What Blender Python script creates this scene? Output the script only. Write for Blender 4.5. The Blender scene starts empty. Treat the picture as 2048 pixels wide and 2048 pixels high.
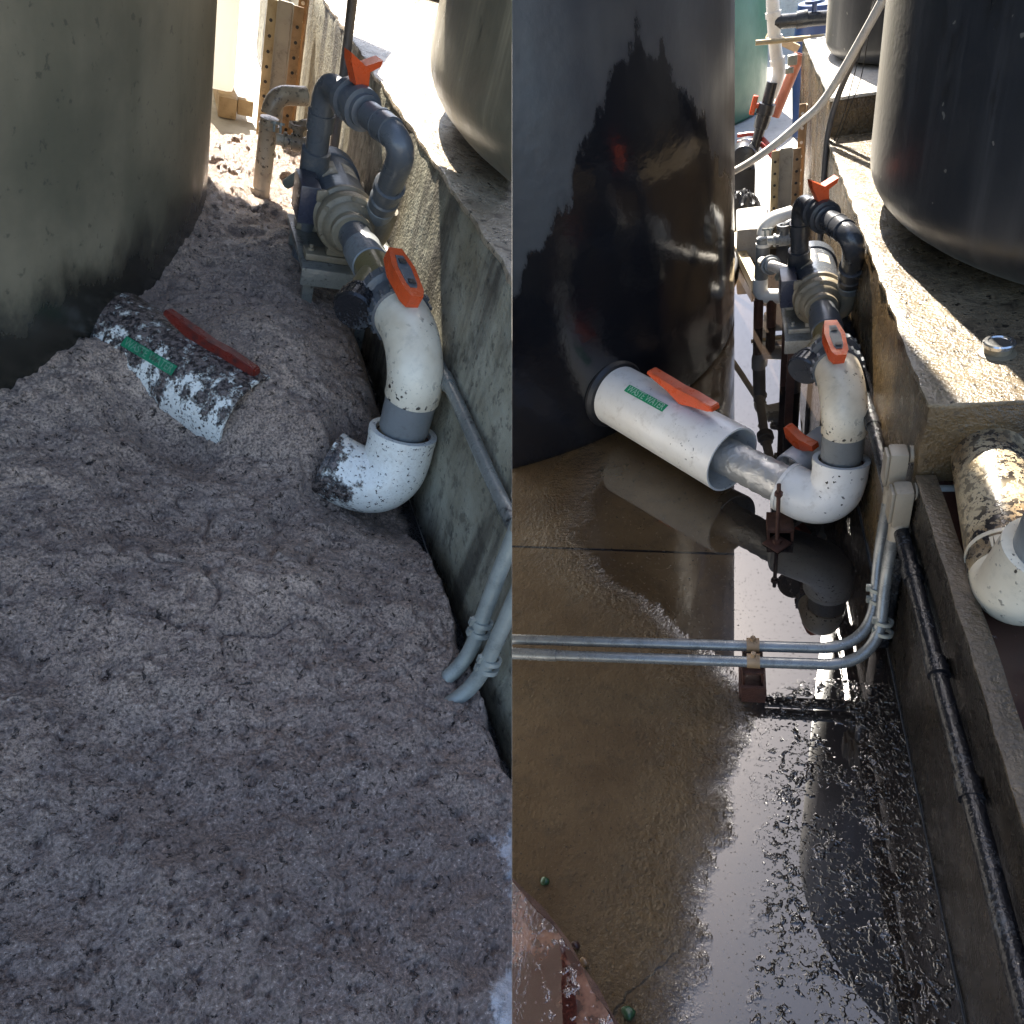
import bpy, bmesh, math, random
import numpy as np
from mathutils import Vector, Matrix
from math import radians, sin, cos, pi
random.seed(7); rng = np.random.default_rng(11)

# ------------------------------------------------------------------ camera, sky, sun, exposure
# Two yards stand side by side (the same corner before and after cleaning); each has its own upright.
FOC = 1540.0                                   # focal length in units of a 2048 px frame
def nv(v): v = np.array(v, float); return v / np.linalg.norm(v)
class Frame:                                   # a yard's axes (right, along, up) seen from the camera
    def __init__(s, F, D, cam):
        s.F = nv((F[0]-1024, 1024-F[1], FOC)); d = nv((D[0]-1024, 1024-D[1], FOC))
        d = nv(d - s.F*np.dot(d, s.F)); s.U = -d; s.R = np.cross(s.U, s.F); s.cam = np.array(cam, float)
    def to_cam(s, p):
        q = np.array(p, float) - s.cam; return s.R*q[0] + s.F*q[1] + s.U*q[2]
FA = Frame((292, -530), (280, 2900), (-.199, .534, 1.143))
FB = Frame((1450, -270), (1466, 3000), (0, 0, 1.5))
wz = nv(FA.U + FB.U); wx = nv(np.array((1., 0, 0)) - wz*wz[0]); e3 = np.array((0, 0, 1.))
wy = nv(e3 - wz*e3.dot(wz) - wx*e3.dot(wx))
def W(v): return np.array((np.dot(v, wx), np.dot(v, wy), np.dot(v, wz)))
CAM = np.array((0, 0, 1.5))
def place_matrix(fr):
    r, f, u = W(fr.R), W(fr.F), W(fr.U); m = Matrix.Identity(4)
    for i in range(3): m[i][0], m[i][1], m[i][2] = r[i], f[i], u[i]
    o = CAM - (r*fr.cam[0] + f*fr.cam[1] + u*fr.cam[2])
    for i in range(3): m[i][3] = o[i]
    return m
sc = bpy.context.scene; COL = sc.collection
cd = bpy.data.cameras.new('camera'); cam = bpy.data.objects.new('camera', cd); COL.objects.link(cam)
ex, ey, ez = W((1, 0, 0)), W((0, 1, 0)), W((0, 0, 1)); cm = Matrix.Identity(4)
for i in range(3): cm[i][0], cm[i][1], cm[i][2], cm[i][3] = ex[i], ey[i], -ez[i], CAM[i]
cam.matrix_world = cm
cd.sensor_width = 36; cd.lens = 36*FOC/2048; cd.clip_start = .02; cd.clip_end = 500
sc.camera = cam
SUN_EL, SUN_AZ = radians(49), radians(11.3)      # in the right-hand yard's axes, left of the corridor
sl = np.array((-sin(SUN_AZ)*cos(SUN_EL), cos(SUN_AZ)*cos(SUN_EL), sin(SUN_EL)))
SUN_CAM = FB.R*sl[0] + FB.F*sl[1] + FB.U*sl[2]; sw = W(SUN_CAM)
wd = bpy.data.worlds.new("World"); sc.world = wd; wd.use_nodes = True
sky = wd.node_tree.nodes.new('ShaderNodeTexSky'); sky.sky_type = 'NISHITA'; sky.sun_disc = False
sky.sun_elevation = math.asin(sw[2]); sky.sun_rotation = math.atan2(sw[0], sw[1])
sky.air_density = .85; sky.dust_density = 1.5; sky.ozone_density = .7
bg = wd.node_tree.nodes['Background']; bg.inputs[1].default_value = .115
wd.node_tree.links.new(sky.outputs[0], bg.inputs[0])
sd = bpy.data.lights.new('sun', 'SUN'); sd.energy = 5.0; sd.angle = radians(.5); sd.color = (1, .93, .82)
so = bpy.data.objects.new('sun', sd); COL.objects.link(so)
so.rotation_euler = Vector(sw).to_track_quat('Z', 'Y').to_euler(); so.location = (0, 2, 12)
sc.view_settings.view_transform = 'Standard'; sc.view_settings.look = 'None'
sc.view_settings.exposure = 2.2; sc.view_settings.gamma = 1
sc.cycles.max_bounces = 8; sc.cycles.use_denoising = True

# ------------------------------------------------------------------ material helpers
class G:
    def __init__(s, name):
        s.m = bpy.data.materials.new(name); s.m.use_nodes = True; s.t = s.m.node_tree
        s.b = s.t.nodes['Principled BSDF']; s._c = None
    def n(s, ty, **kw):
        x = s.t.nodes.new('ShaderNode'+ty)
        for k, v in kw.items(): setattr(x, k, v)
        return x
    def put(s, sock, v):
        if isinstance(v, bpy.types.NodeSocket): s.t.links.new(v, sock)
        elif isinstance(v, tuple) and len(v) == 3 and sock.type == 'RGBA': sock.default_value = (*v, 1)
        else: sock.default_value = v
    def co(s, scale=(1, 1, 1), loc=(0, 0, 0), rot=(0, 0, 0)):
        if s._c is None: s._c = s.n('TexCoord').outputs['Object']
        if scale == (1, 1, 1) and rot == (0, 0, 0) and loc == (0, 0, 0): return s._c
        mp = s.n('Mapping'); s.put(mp.inputs[0], s._c); mp.inputs[1].default_value = loc
        mp.inputs[2].default_value = rot; mp.inputs[3].default_value = scale; return mp.outputs[0]
    def xyz(s, v=None):
        x = s.n('SeparateXYZ'); s.put(x.inputs[0], v or s.co()); return x.outputs
    def noise(s, sc_, det=4, ro=.55, vec=None, dist=0, col=False):
        x = s.n('TexNoise'); s.put(x.inputs['Vector'], vec or s.co()); x.inputs['Scale'].default_value = sc_
        x.inputs['Detail'].default_value = det; x.inputs['Roughness'].default_value = ro; x.inputs['Distortion'].default_value = dist
        return x.outputs['Color' if col else 'Fac']
    def voro(s, sc_, vec=None, feat='F1', rnd=1):
        x = s.n('TexVoronoi', feature=feat); s.put(x.inputs['Vector'], vec or s.co()); x.inputs['Scale'].default_value = sc_
        x.inputs['Randomness'].default_value = rnd; return x.outputs['Distance']
    def ramp(s, f, lo, hi, a=0., b=1.):           # smooth map lo..hi -> a..b
        x = s.n('MapRange', interpolation_type='SMOOTHSTEP'); s.put(x.inputs[0], f)
        for i, v in zip((1, 2, 3, 4), (lo, hi, a, b)): s.put(x.inputs[i], v)
        return x.outputs[0]
    def ma(s, op, a, b=0., c=0.):
        x = s.n('Math', operation=op); s.put(x.inputs[0], a); s.put(x.inputs[1], b); s.put(x.inputs[2], c); return x.outputs[0]
    def mix(s, f, a, b):
        x = s.n('Mix', data_type='RGBA'); s.put(x.inputs[0], f); s.put(x.inputs[6], a); s.put(x.inputs[7], b); return x.outputs[2]
    def mixf(s, f, a, b):
        x = s.n('Mix', data_type='FLOAT'); s.put(x.inputs[0], f); s.put(x.inputs[2], a); s.put(x.inputs[3], b); return x.outputs[0]
    def bump(s, h, dist=.002, st=1., nrm=None):
        x = s.n('Bump'); s.put(x.inputs['Height'], h); x.inputs['Distance'].default_value = dist; s.put(x.inputs['Strength'], st)
        if nrm is not None: s.put(x.inputs['Normal'], nrm)
        return x.outputs[0]
    def out(s, col=None, rough=None, metal=None, nrm=None, ior=None, coat=None):
        for k, v in (('Base Color', col), ('Roughness', rough), ('Metallic', metal), ('Normal', nrm), ('IOR', ior), ('Coat Weight', coat)):
            if v is not None: s.put(s.b.inputs[k], v)
        return s.m
M = {}
def simple(name, col, rough=.4, metal=0., var=.25, sc_=14, dirt=(.05, .04, .03), damt=.35, bump=.0006, ior=1.5):
    g = G(name); n1 = g.noise(sc_, 5); n2 = g.noise(sc_*9, 3)
    c = g.mix(g.ramp(n1, .3, .75, 0, var), col, tuple(x*.55 for x in col))
    c = g.mix(g.ramp(g.ma('MULTIPLY_ADD', n2, .5, g.ma('MULTIPLY', n1, .6)), .58, .72, 0, damt), c, dirt)
    M[name] = g.out(c, g.ramp(n1, .3, .7, rough*.8, min(1, rough*1.3)), metal, g.bump(n2, bump), ior)
def pvc(name, base=(.70, .63, .49), stain=(.40, .30, .18), samt=.65, speck=(.60, .65), spk_mask=(.38, .6), rough=.35):
    g = G(name); big = g.noise(7, 4); sp = g.noise(75, 2, .5); sp2 = g.noise(230, 2, .5)
    c = g.mix(g.ramp(big, .38, .72, 0, samt), base, stain)
    c = g.mix(g.ramp(g.noise(30, 5, .7), .5, .75, 0, .35), c, (.30, .26, .2))
    mk = g.ramp(g.noise(5, 3), *spk_mask)
    d = g.ma('MULTIPLY', g.ma('MAXIMUM', g.ramp(sp, *speck), g.ramp(sp2, speck[0]+.07, speck[1]+.08)), mk)
    c = g.mix(d, c, (.025, .02, .017))
    M[name] = g.out(c, g.mixf(d, rough, .25), None, g.bump(g.ma('ADD', d, g.ma('MULTIPLY', sp, .2)), .0012))
simple('grey_pvc', (.085, .092, .10), .32, damt=.3, dirt=(.2, .17, .13))
simple('mid_grey_pvc', (.19, .20, .20), .4, dirt=(.07, .055, .04))
simple('dark_pvc', (.035, .037, .042), .28, damt=.25, dirt=(.12, .10, .08))
simple('olive_pvc', (.16, .125, .055), .3, damt=.45, dirt=(.05, .04, .02))
simple('orange_plastic', (.62, .085, .02), .3, var=.3, sc_=30, damt=.35, dirt=(.2, .05, .02))
simple('red_dirty_plastic', (.16, .022, .014), .3, var=.8, sc_=50, damt=1., dirt=(.02, .015, .015))
simple('insert_grey', (.10, .105, .11), .4)
simple('black_rubber', (.015, .015, .017), .45, damt=.15)
simple('motor_paint', (.10, .115, .13), .35, damt=.35, dirt=(.22, .19, .14))
simple('motor_wet', (.07, .078, .09), .22, damt=.3, dirt=(.2, .17, .13))
simple('box_navy', (.03, .033, .05), .3, damt=.2, dirt=(.18, .15, .12))
simple('cast_iron', (.20, .165, .11), .42, var=.5, sc_=22, damt=.5, dirt=(.09, .07, .045), bump=.0012)
simple('plate_paper', (.48, .42, .31), .6, var=.7, sc_=40, damt=.6, dirt=(.14, .11, .08))
simple('galvanised', (.30, .31, .27), .42, .2, var=.5, sc_=30, damt=.35, dirt=(.12, .12, .11))
simple('galv_wet', (.24, .245, .235), .25, .4, var=.6, sc_=30, damt=.4, dirt=(.06, .06, .06))
simple('conduit_dirty', (.20, .20, .175), .3, .2, var=.7, sc_=12, damt=1., dirt=(.015, .014, .015), bump=.0015)
simple('black_pipe', (.012, .012, .014), .2, var=.3, sc_=20, damt=.5, dirt=(.10, .11, .12), bump=.002)
simple('conduit_body', (.30, .25, .18), .45, var=.4, damt=.5, dirt=(.12, .08, .05))
simple('rust', (.075, .026, .014), .5, var=.6, sc_=40, damt=.5, dirt=(.02, .012, .01), bump=.002)
simple('rust_tan', (.36, .23, .12), .55, var=.6, sc_=30, damt=.5, dirt=(.08, .04, .02))
simple('zinc_plate', (.42, .39, .33), .4, .4, var=.4, damt=.35, dirt=(.10, .08, .06))
simple('strut_steel', (.42, .33, .19), .4, .3, var=.5, sc_=20, damt=.4, dirt=(.12, .06, .03))
simple('chrome', (.75, .75, .74), .16, .95, damt=.3, bump=.0003)
simple('white_hose', (.85, .80, .72), .4, damt=.15)
simple('cable_grey', (.13, .12, .115), .4)
simple('green_paint', (.016, .095, .045), .35, var=.35, sc_=6, damt=.25, dirt=(.02, .06, .03))
simple('tan_wood', (.42, .30, .17), .7, var=.5, sc_=25)
simple('white_plastic', (.8, .79, .75), .4, damt=.12)
simple('blue_plastic', (.03, .06, .16), .35)
simple('red_hose', (.40, .06, .04), .4)
simple('terracotta', (.34, .12, .07), .5)
simple('label_green', (.012, .30, .12), .4, var=.15, damt=.1)
simple('label_dirty', (.012, .20, .09), .35, var=.6, sc_=50, damt=1., dirt=(.03, .03, .025))
simple('emboss_white', (.45, .62, .48), .5, damt=.0)
simple('emboss_dirty', (.16, .30, .19), .5, var=.6, sc_=50, damt=1.)
simple('pebble_green', (.03, .075, .03), .25)
simple('pebble_tan', (.22, .13, .06), .3)
simple('pebble_dark', (.05, .018, .012), .35)
pvc('pvc_cream')
pvc('pvc_cream_clean', samt=.35, speck=(.64, .68))
pvc('pvc_white', (.78, .76, .71), (.60, .55, .46), .3, (.68, .70), (.45, .7), .33)
pvc('pvc_foul', (.46, .37, .23), (.13, .075, .03), 1., (.50, .56), (.28, .47))
pvc('pvc_blotchy', (.50, .42, .30), (.25, .17, .10), 1., (.58, .66), (.3, .6))
def translucent():
    g = G('white_translucent'); g.out((.85, .84, .8), .4); tr = g.n('BsdfTranslucent'); tr.inputs[0].default_value = (.9, .88, .82, 1); mx = g.n('MixShader'); mx.inputs[0].default_value = .6
    g.put(mx.inputs[1], g.b.outputs[0]); g.put(mx.inputs[2], tr.outputs[0]); g.put(g.t.nodes['Material Output'].inputs[0], mx.outputs[0]); M['white_translucent'] = g.m
translucent()
def foul_sleeve(name, z0, zs, fac=1.):
    g = G(name); z = g.xyz()[0 if fac == 0 else 2]; st = g.noise(38, 4, .6, g.co((1, 1, .45))); fine = g.noise(150, 3, .6); drip = g.noise(22, 2, .5, g.co((1.5, 1.5, .25)))
    h = g.ma('MULTIPLY', g.ma('SUBTRACT', z, z0), zs)
    d = g.ma('ADD', g.ma('MULTIPLY', st, .7), g.ma('MULTIPLY', drip, .45)); d = g.ma('ADD', d, g.ma('MULTIPLY', fine, .35)); d = g.ma('ADD', d, h)
    m = g.ramp(d, .70, .83)
    c = g.mix(g.ramp(fine, .4, .7, 0, .35), (.76, .74, .66), (.5, .44, .34)); c = g.mix(g.ramp(g.noise(140, 3, .6), *((.615, .66) if fac == 0 else (.575, .62))), c, (.04, .03, .025)); c = g.mix(m, c, g.mix(g.ramp(g.noise(90, 4, .7), .42, .62), (.022, .017, .015), (.17, .13, .11)))
    M[name] = g.out(c, g.mixf(m, .35, .22), None, g.bump(g.ma('MULTIPLY', m, g.ma('ADD', .6, fine)), .004))
foul_sleeve('sleeve_fouled', .185, 2.2); foul_sleeve('elbow_fouled', .165, -3.4, 0)

def crumpled():
    g = G('foil_duct'); v = g.voro(16, g.co((1, 1, 1)), 'F1'); n = g.noise(24, 4, .6, None, 1.2)
    M['foil_duct'] = g.out(g.mix(n, (.62, .61, .58), (.42, .41, .39)), g.ramp(n, .3, .7, .3, .5), .55, g.bump(g.ma('ADD', v, n), .006))
crumpled()
def tank_dusty():
    g = G('tank_dusty'); z = g.xyz()[2]; n = g.noise(3, 5, .6); st = g.noise(7, 4, .6, g.co((1, 1, .22))); f = g.noise(45, 4)
    c = g.mix(g.ramp(n, .3, .7), (.125, .115, .078), (.23, .20, .135)); c = g.mix(g.ramp(st, .5, .75, 0, .5), c, (.11, .105, .07))
    edge = g.ma('ADD', z, g.ma('MULTIPLY', g.ma('SUBTRACT', g.noise(9, 6, .7, g.co((1, 1, .6))), .5), .26))
    wet = g.ramp(edge, .40, .27); c = g.mix(wet, c, (.02, .019, .014)); c = g.mix(g.ramp(f, .62, .7, 0, .5), c, (.03, .03, .025))
    M['tank_dusty'] = g.out(c, g.mixf(wet, .55, .25), None, g.bump(f, .0008))
tank_dusty()
def tank_wet():
    g = G('tank_wet'); x, y, z = g.xyz()
    s_ = g.ma('ADD', g.ma('MULTIPLY', x, .72), g.ma('MULTIPLY', y, .69))     # along the visible flank
    w = g.ma('MULTIPLY', g.ma('SUBTRACT', g.noise(6, 7, .68, g.co((1, 1, .45))), .5), .55)
    pk = g.ma('SUBTRACT', 1.2, g.ma('MULTIPLY', g.ma('ABSOLUTE', g.ma('SUBTRACT', s_, 1.53)), 1.15))
    wet = g.ramp(g.ma('SUBTRACT', pk, g.ma('ADD', z, w)), -.03, .03)
    n = g.noise(3.5, 5, .6); f = g.noise(60, 4); st = g.noise(10, 4, .6, g.co((1, 1, .12)))
    dry = g.mix(g.ramp(n, .3, .7), (.040, .039, .043), (.072, .066, .062)); dry = g.mix(g.ramp(st, .5, .8, 0, .4), dry, (.085, .075, .066))
    c = g.mix(wet, dry, (.010, .010, .012))
    M['tank_wet'] = g.out(c, g.mixf(wet, g.ramp(st, .3, .7, .36, .5), .15), None, g.bump(g.noise(4, 3), .02, .35, g.bump(f, .0006)), 1.6)
tank_wet()
def tank_plastic(name, a, b, rough):
    g = G(name); n = g.noise(3, 5, .6); st = g.noise(16, 5, .65, g.co((1, 1, .06))); f = g.noise(50, 4)
    c = g.mix(g.ramp(n, .35, .7), a, b); c = g.mix(g.ramp(st, .48, .75, 0, .7), c, tuple(x*1.9 for x in b))
    c = g.mix(g.ramp(g.noise(28, 2), .72, .735, 0, .6), c, (.26, .24, .2))
    d = g.ramp(g.noise(11, 6, .7, g.co((1, 1, .5))), .56, .66); c = g.mix(g.ma('MULTIPLY', d, .55), c, (.012, .011, .010))
    M[name] = g.out(c, g.ma('ADD', g.ramp(st, .3, .7, rough*.8, rough*1.25), g.ma('MULTIPLY', d, -.08)), None, g.bump(f, .0006), 1.5)
    for k, v in (('Sheen Weight', .10), ('Sheen Roughness', .35), ('Sheen Tint', (1, .93, .8, 1))): g.b.inputs[k].default_value = v
tank_plastic('tank_black', (.019, .021, .025), (.032, .032, .033), .40)
tank_plastic('tank_sun_tint', (.095, .085, .058), (.16, .135, .085), .4)  # black tank with golden sunlight mixed into its whole colour
def concrete(name, a, b, stain, samt, rough, wetz=None, streak=.85, spk=.5):
    g = G(name); n = g.noise(2.6, 6, .65); m = g.noise(24, 5, .65); f = g.noise(150, 3); st = g.noise(6, 5, .62, g.co((1, 1, .16)))
    c = g.mix(g.ramp(n, .32, .7), a, b); c = g.mix(g.ramp(st, .46, .60, 0, streak), c, stain)
    c = g.mix(g.ramp(m, .52, .68, 0, samt), c, stain); c = g.mix(g.ramp(g.noise(60, 2), .62, .67, 0, spk), c, (.02, .016, .012))
    r = g.ramp(m, .35, .65, rough*.75, rough*1.15)
    if wetz:
        e = g.ma('ADD', g.xyz()[2], g.ma('MULTIPLY', g.ma('SUBTRACT', g.noise(7, 6, .7), .5), wetz[1]))
        w = g.ramp(e, wetz[0]+.05, wetz[0]-.05); c = g.mix(g.ma('MULTIPLY', w, .88), c, (.022, .017, .012)); r = g.mixf(w, r, .22)
    M[name] = g.out(c, r, None, g.bump(g.ma('ADD', g.ma('MULTIPLY', m, 1.), g.ma('MULTIPLY', f, .5)), .006))
concrete('concrete_stained', (.17, .145, .09), (.40, .38, .29), (.045, .036, .024), .6, .7, (.05, .16))
concrete('concrete_wet', (.070, .045, .021), (.145, .098, .046), (.026, .017, .010), .5, .3, (.02, .2), .7)
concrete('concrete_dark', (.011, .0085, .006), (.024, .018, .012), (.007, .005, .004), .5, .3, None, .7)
concrete('concrete_top', (.22, .17, .11), (.40, .33, .24), (.06, .045, .03), .9, .34, None, .0, .9)
concrete('ledge_wet', (.10, .075, .046), (.24, .19, .12), (.035, .026, .018), .9, .3, None, .0, 1.)
concrete('concrete_pale', (.42, .40, .36), (.55, .53, .48), (.25, .2, .15), .3, .8, None, .2, .3)
concrete('bund_tan', (.085, .06, .034), (.14, .10, .058), (.05, .035, .02), .5, .35)
def floor_wet():
    g = G('floor_wet'); x, y, z = g.xyz()
    n = g.noise(2.2, 6, .62); m = g.noise(18, 5, .65)
    c = g.mix(g.ramp(n, .32, .68), (.085, .048, .019), (.16, .10, .046)); c = g.mix(g.ramp(m, .5, .75, 0, .5), c, (.045, .030, .016))
    c = g.mix(g.ramp(g.noise(330, 1), .68, .74, 0, .6), c, (.22, .18, .12)); c = g.mix(g.ramp(g.noise(120, 2), .66, .70, 0, .7), c, (.02, .016, .012))
    j = g.ma('ABSOLUTE', g.ma('ADD', g.ma('SUBTRACT', y, 1.665), g.ma('MULTIPLY', x, .04))); j = g.ramp(g.ma('ADD', j, g.ma('MULTIPLY', m, .003)), .008, .004)
    c = g.mix(j, c, (.008, .006, .006))
    k = g.ma('ABSOLUTE', g.ma('ADD', g.ma('SUBTRACT', g.ma('SUBTRACT', y, .83), g.ma('MULTIPLY', x, 1.17)), g.ma('ADD', .12, g.ma('MULTIPLY', g.ma('SUBTRACT', g.noise(9, 3), .5), .10))))
    k = g.ma('MULTIPLY', g.ramp(k, .004, .0015), g.ramp(x, -.05, -.12)); c = g.mix(g.ma('MULTIPLY', k, .8), c, (.01, .008, .006))
    # puddle: distance right of a wandering edge
    wob = g.ma('MULTIPLY', g.ma('SUBTRACT', g.noise(5, 6, .7), .5), .20)
    edge = g.ma('ADD', g.ma('SUBTRACT', x, g.ramp(y, .35, 1.25, -.16, -.045)), wob)
    edge = g.ma('ADD', edge, g.ramp(y, 1.15, 1.75, 0, .45))
    deep = g.ramp(edge, -.03, .10); film = g.ramp(edge, -.20, 0.)
    c = g.mix(g.ma('MULTIPLY', deep, g.ramp(g.ma('ADD', x, wob), -.06, .10, .35, .93)), c, (.012, .010, .010))
    wr = g.noise(105, 4, .62, None, .6); wr2 = g.noise(48, 3, .6)
    # floating scum: clusters of rounded lumps
    cl = g.ramp(g.noise(7, 4, .62), .38, .52); cl = g.ma('MULTIPLY', cl, g.ramp(y, 1.27, 1.12)); cl = g.ma('MULTIPLY', cl, g.ma('ADD', .25, g.ramp(edge, .14, .30)))
    cl = g.ma('MULTIPLY', cl, g.ramp(g.ma('ADD', x, wob), -.02, .16, .30, 1.))
    b1 = g.ramp(g.noise(52, 2, .5), .56, .635); b2 = g.ramp(g.noise(115, 2, .5), .575, .645); b3 = g.ramp(g.noise(21, 3, .6), .57, .66)
    lump = g.ma('MAXIMUM', g.ma('MAXIMUM', b1, g.ma('MULTIPLY', b2, .6)), g.ma('MULTIPLY', b3, g.noise(70, 3, .6)))
    lh = g.ma('MULTIPLY', lump, g.ramp(cl, .1, .5))
    sm = g.ma('MULTIPLY', g.ramp(g.noise(150, 2, .5), .67, .72), .5); lh = g.ma('MAXIMUM', lh, sm)
    c = g.mix(g.ma('MULTIPLY', lh, .5), c, (.035, .026, .018))
    h = g.ma('MULTIPLY', g.ma('ADD', wr, g.ma('MULTIPLY', wr2, 1.3)), g.mixf(film, .5, 1.)); h = g.ma('MULTIPLY', h, g.ramp(edge, .10, -.02, .0, 1.))
    nr = g.bump(h, .010, .8); nr = g.bump(lh, .005, .8, nr); nr = g.bump(g.noise(3, 2), .01, .02, nr); nr = g.bump(j, .003, -.6, nr)
    r = g.mixf(film, .6, .16); r = g.mixf(deep, r, .012)
    M['floor_wet'] = g.out(c, r, None, nr, g.mixf(deep, 1.30, 1.72))
floor_wet()
def ground_mats():
    g = G('ground_lit'); n = g.noise(1.4, 6, .62); m = g.noise(20, 5, .65)
    c = g.mix(g.ramp(n, .3, .7), (.34, .31, .27), (.48, .46, .42)); c = g.mix(g.ramp(m, .5, .75, 0, .4), c, (.18, .15, .11))
    M['ground_lit'] = g.out(c, .75, None, g.bump(m, .004))
ground_mats()
def sludge_mat():
    g = G('sludge'); n = g.noise(3.2, 5, .6); m = g.noise(26, 5, .68); f = g.noise(210, 5, .72); f2 = g.noise(75, 4, .7, None, .5); x, y, z = g.xyz()
    c = g.mix(g.ramp(n, .34, .68), (.45, .325, .25), (.72, .53, .395)); c = g.mix(g.ramp(m, .44, .70, 0, .7), c, (.29, .22, .185))
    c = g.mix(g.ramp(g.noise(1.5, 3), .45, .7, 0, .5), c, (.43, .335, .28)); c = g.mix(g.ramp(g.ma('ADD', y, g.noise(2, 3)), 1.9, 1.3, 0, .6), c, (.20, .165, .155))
    c = g.mix(g.ramp(f, .44, .60, 0, .85), c, (.11, .078, .06)); c = g.mix(g.ramp(f, .42, .30, 0, .6), c, (.9, .74, .62))
    c = g.mix(g.ramp(f2, .595, .66, 0, .9), c, (.035, .027, .024))
    fr = g.ma('ADD', g.ma('MULTIPLY', g.ramp(x, .20, .33), g.ramp(y, 1.07, .96)), g.ma('MULTIPLY', g.ramp(x, .14, .22), g.ramp(y, .84, .76)))
    fm = g.ramp(g.ma('ADD', fr, g.ma('MULTIPLY', g.ma('SUBTRACT', g.noise(22, 6, .72), .5), 1.6)), .52, .80)
    c = g.mix(g.ma('MULTIPLY', fm, .85), c, (.72, .71, .72)); dk = g.ramp(g.ma('ADD', x, g.ma('MULTIPLY', g.ma('SUBTRACT', m, .5), .05)), .315, .342); c = g.mix(dk, c, (.012, .010, .009))  # black band along the wall: gutter shade put into the colour
    h = g.ma('ADD', f, g.ma('MULTIPLY', m, .4)); h = g.ma('SUBTRACT', h, g.ma('MULTIPLY', g.ramp(f2, .58, .68), .7))
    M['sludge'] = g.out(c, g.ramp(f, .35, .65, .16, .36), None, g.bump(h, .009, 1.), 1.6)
sludge_mat()
def pit_mat():
    g = G('pit_liquid'); n = g.noise(9, 5, .65); f = g.ramp(g.noise(34, 5, .7), .64, .70)
    c = g.mix(n, (.020, .008, .006), (.05, .022, .015)); c = g.mix(g.ma('MULTIPLY', f, .6), c, (.30, .25, .24))
    M['pit_liquid'] = g.out(c, .12, None, g.bump(g.ma('ADD', f, g.ma('MULTIPLY', n, .6)), .003), 1.4)
    g = G('lid_puddle'); n = g.noise(7, 5, .65); f = g.noise(50, 4, .65, g.co((1.6, .6, 1), (0, 0, 0), (0, 0, .75))); sp = g.ramp(g.noise(40, 4, .65), .56, .66)
    d = g.ma('ADD', g.xyz()[0], g.xyz()[1]); w = g.ramp(g.ma('ADD', d, g.ma('MULTIPLY', g.ma('SUBTRACT', n, .5), .3)), .17, .09)
    rip = g.ramp(g.xyz()[0], -.30, -.42)
    c = g.mix(g.ramp(n, .50, .60), (.06, .017, .013), (.24, .10, .06)); c = g.mix(g.ma('MULTIPLY', sp, .9), c, (.045, .014, .012))
    M['lid_puddle'] = g.out(c, g.ramp(n, .50, .60, .03, .10), None, g.bump(f, .006, rip, g.bump(sp, .0012, .5)), 2.3)
pit_mat()

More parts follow.
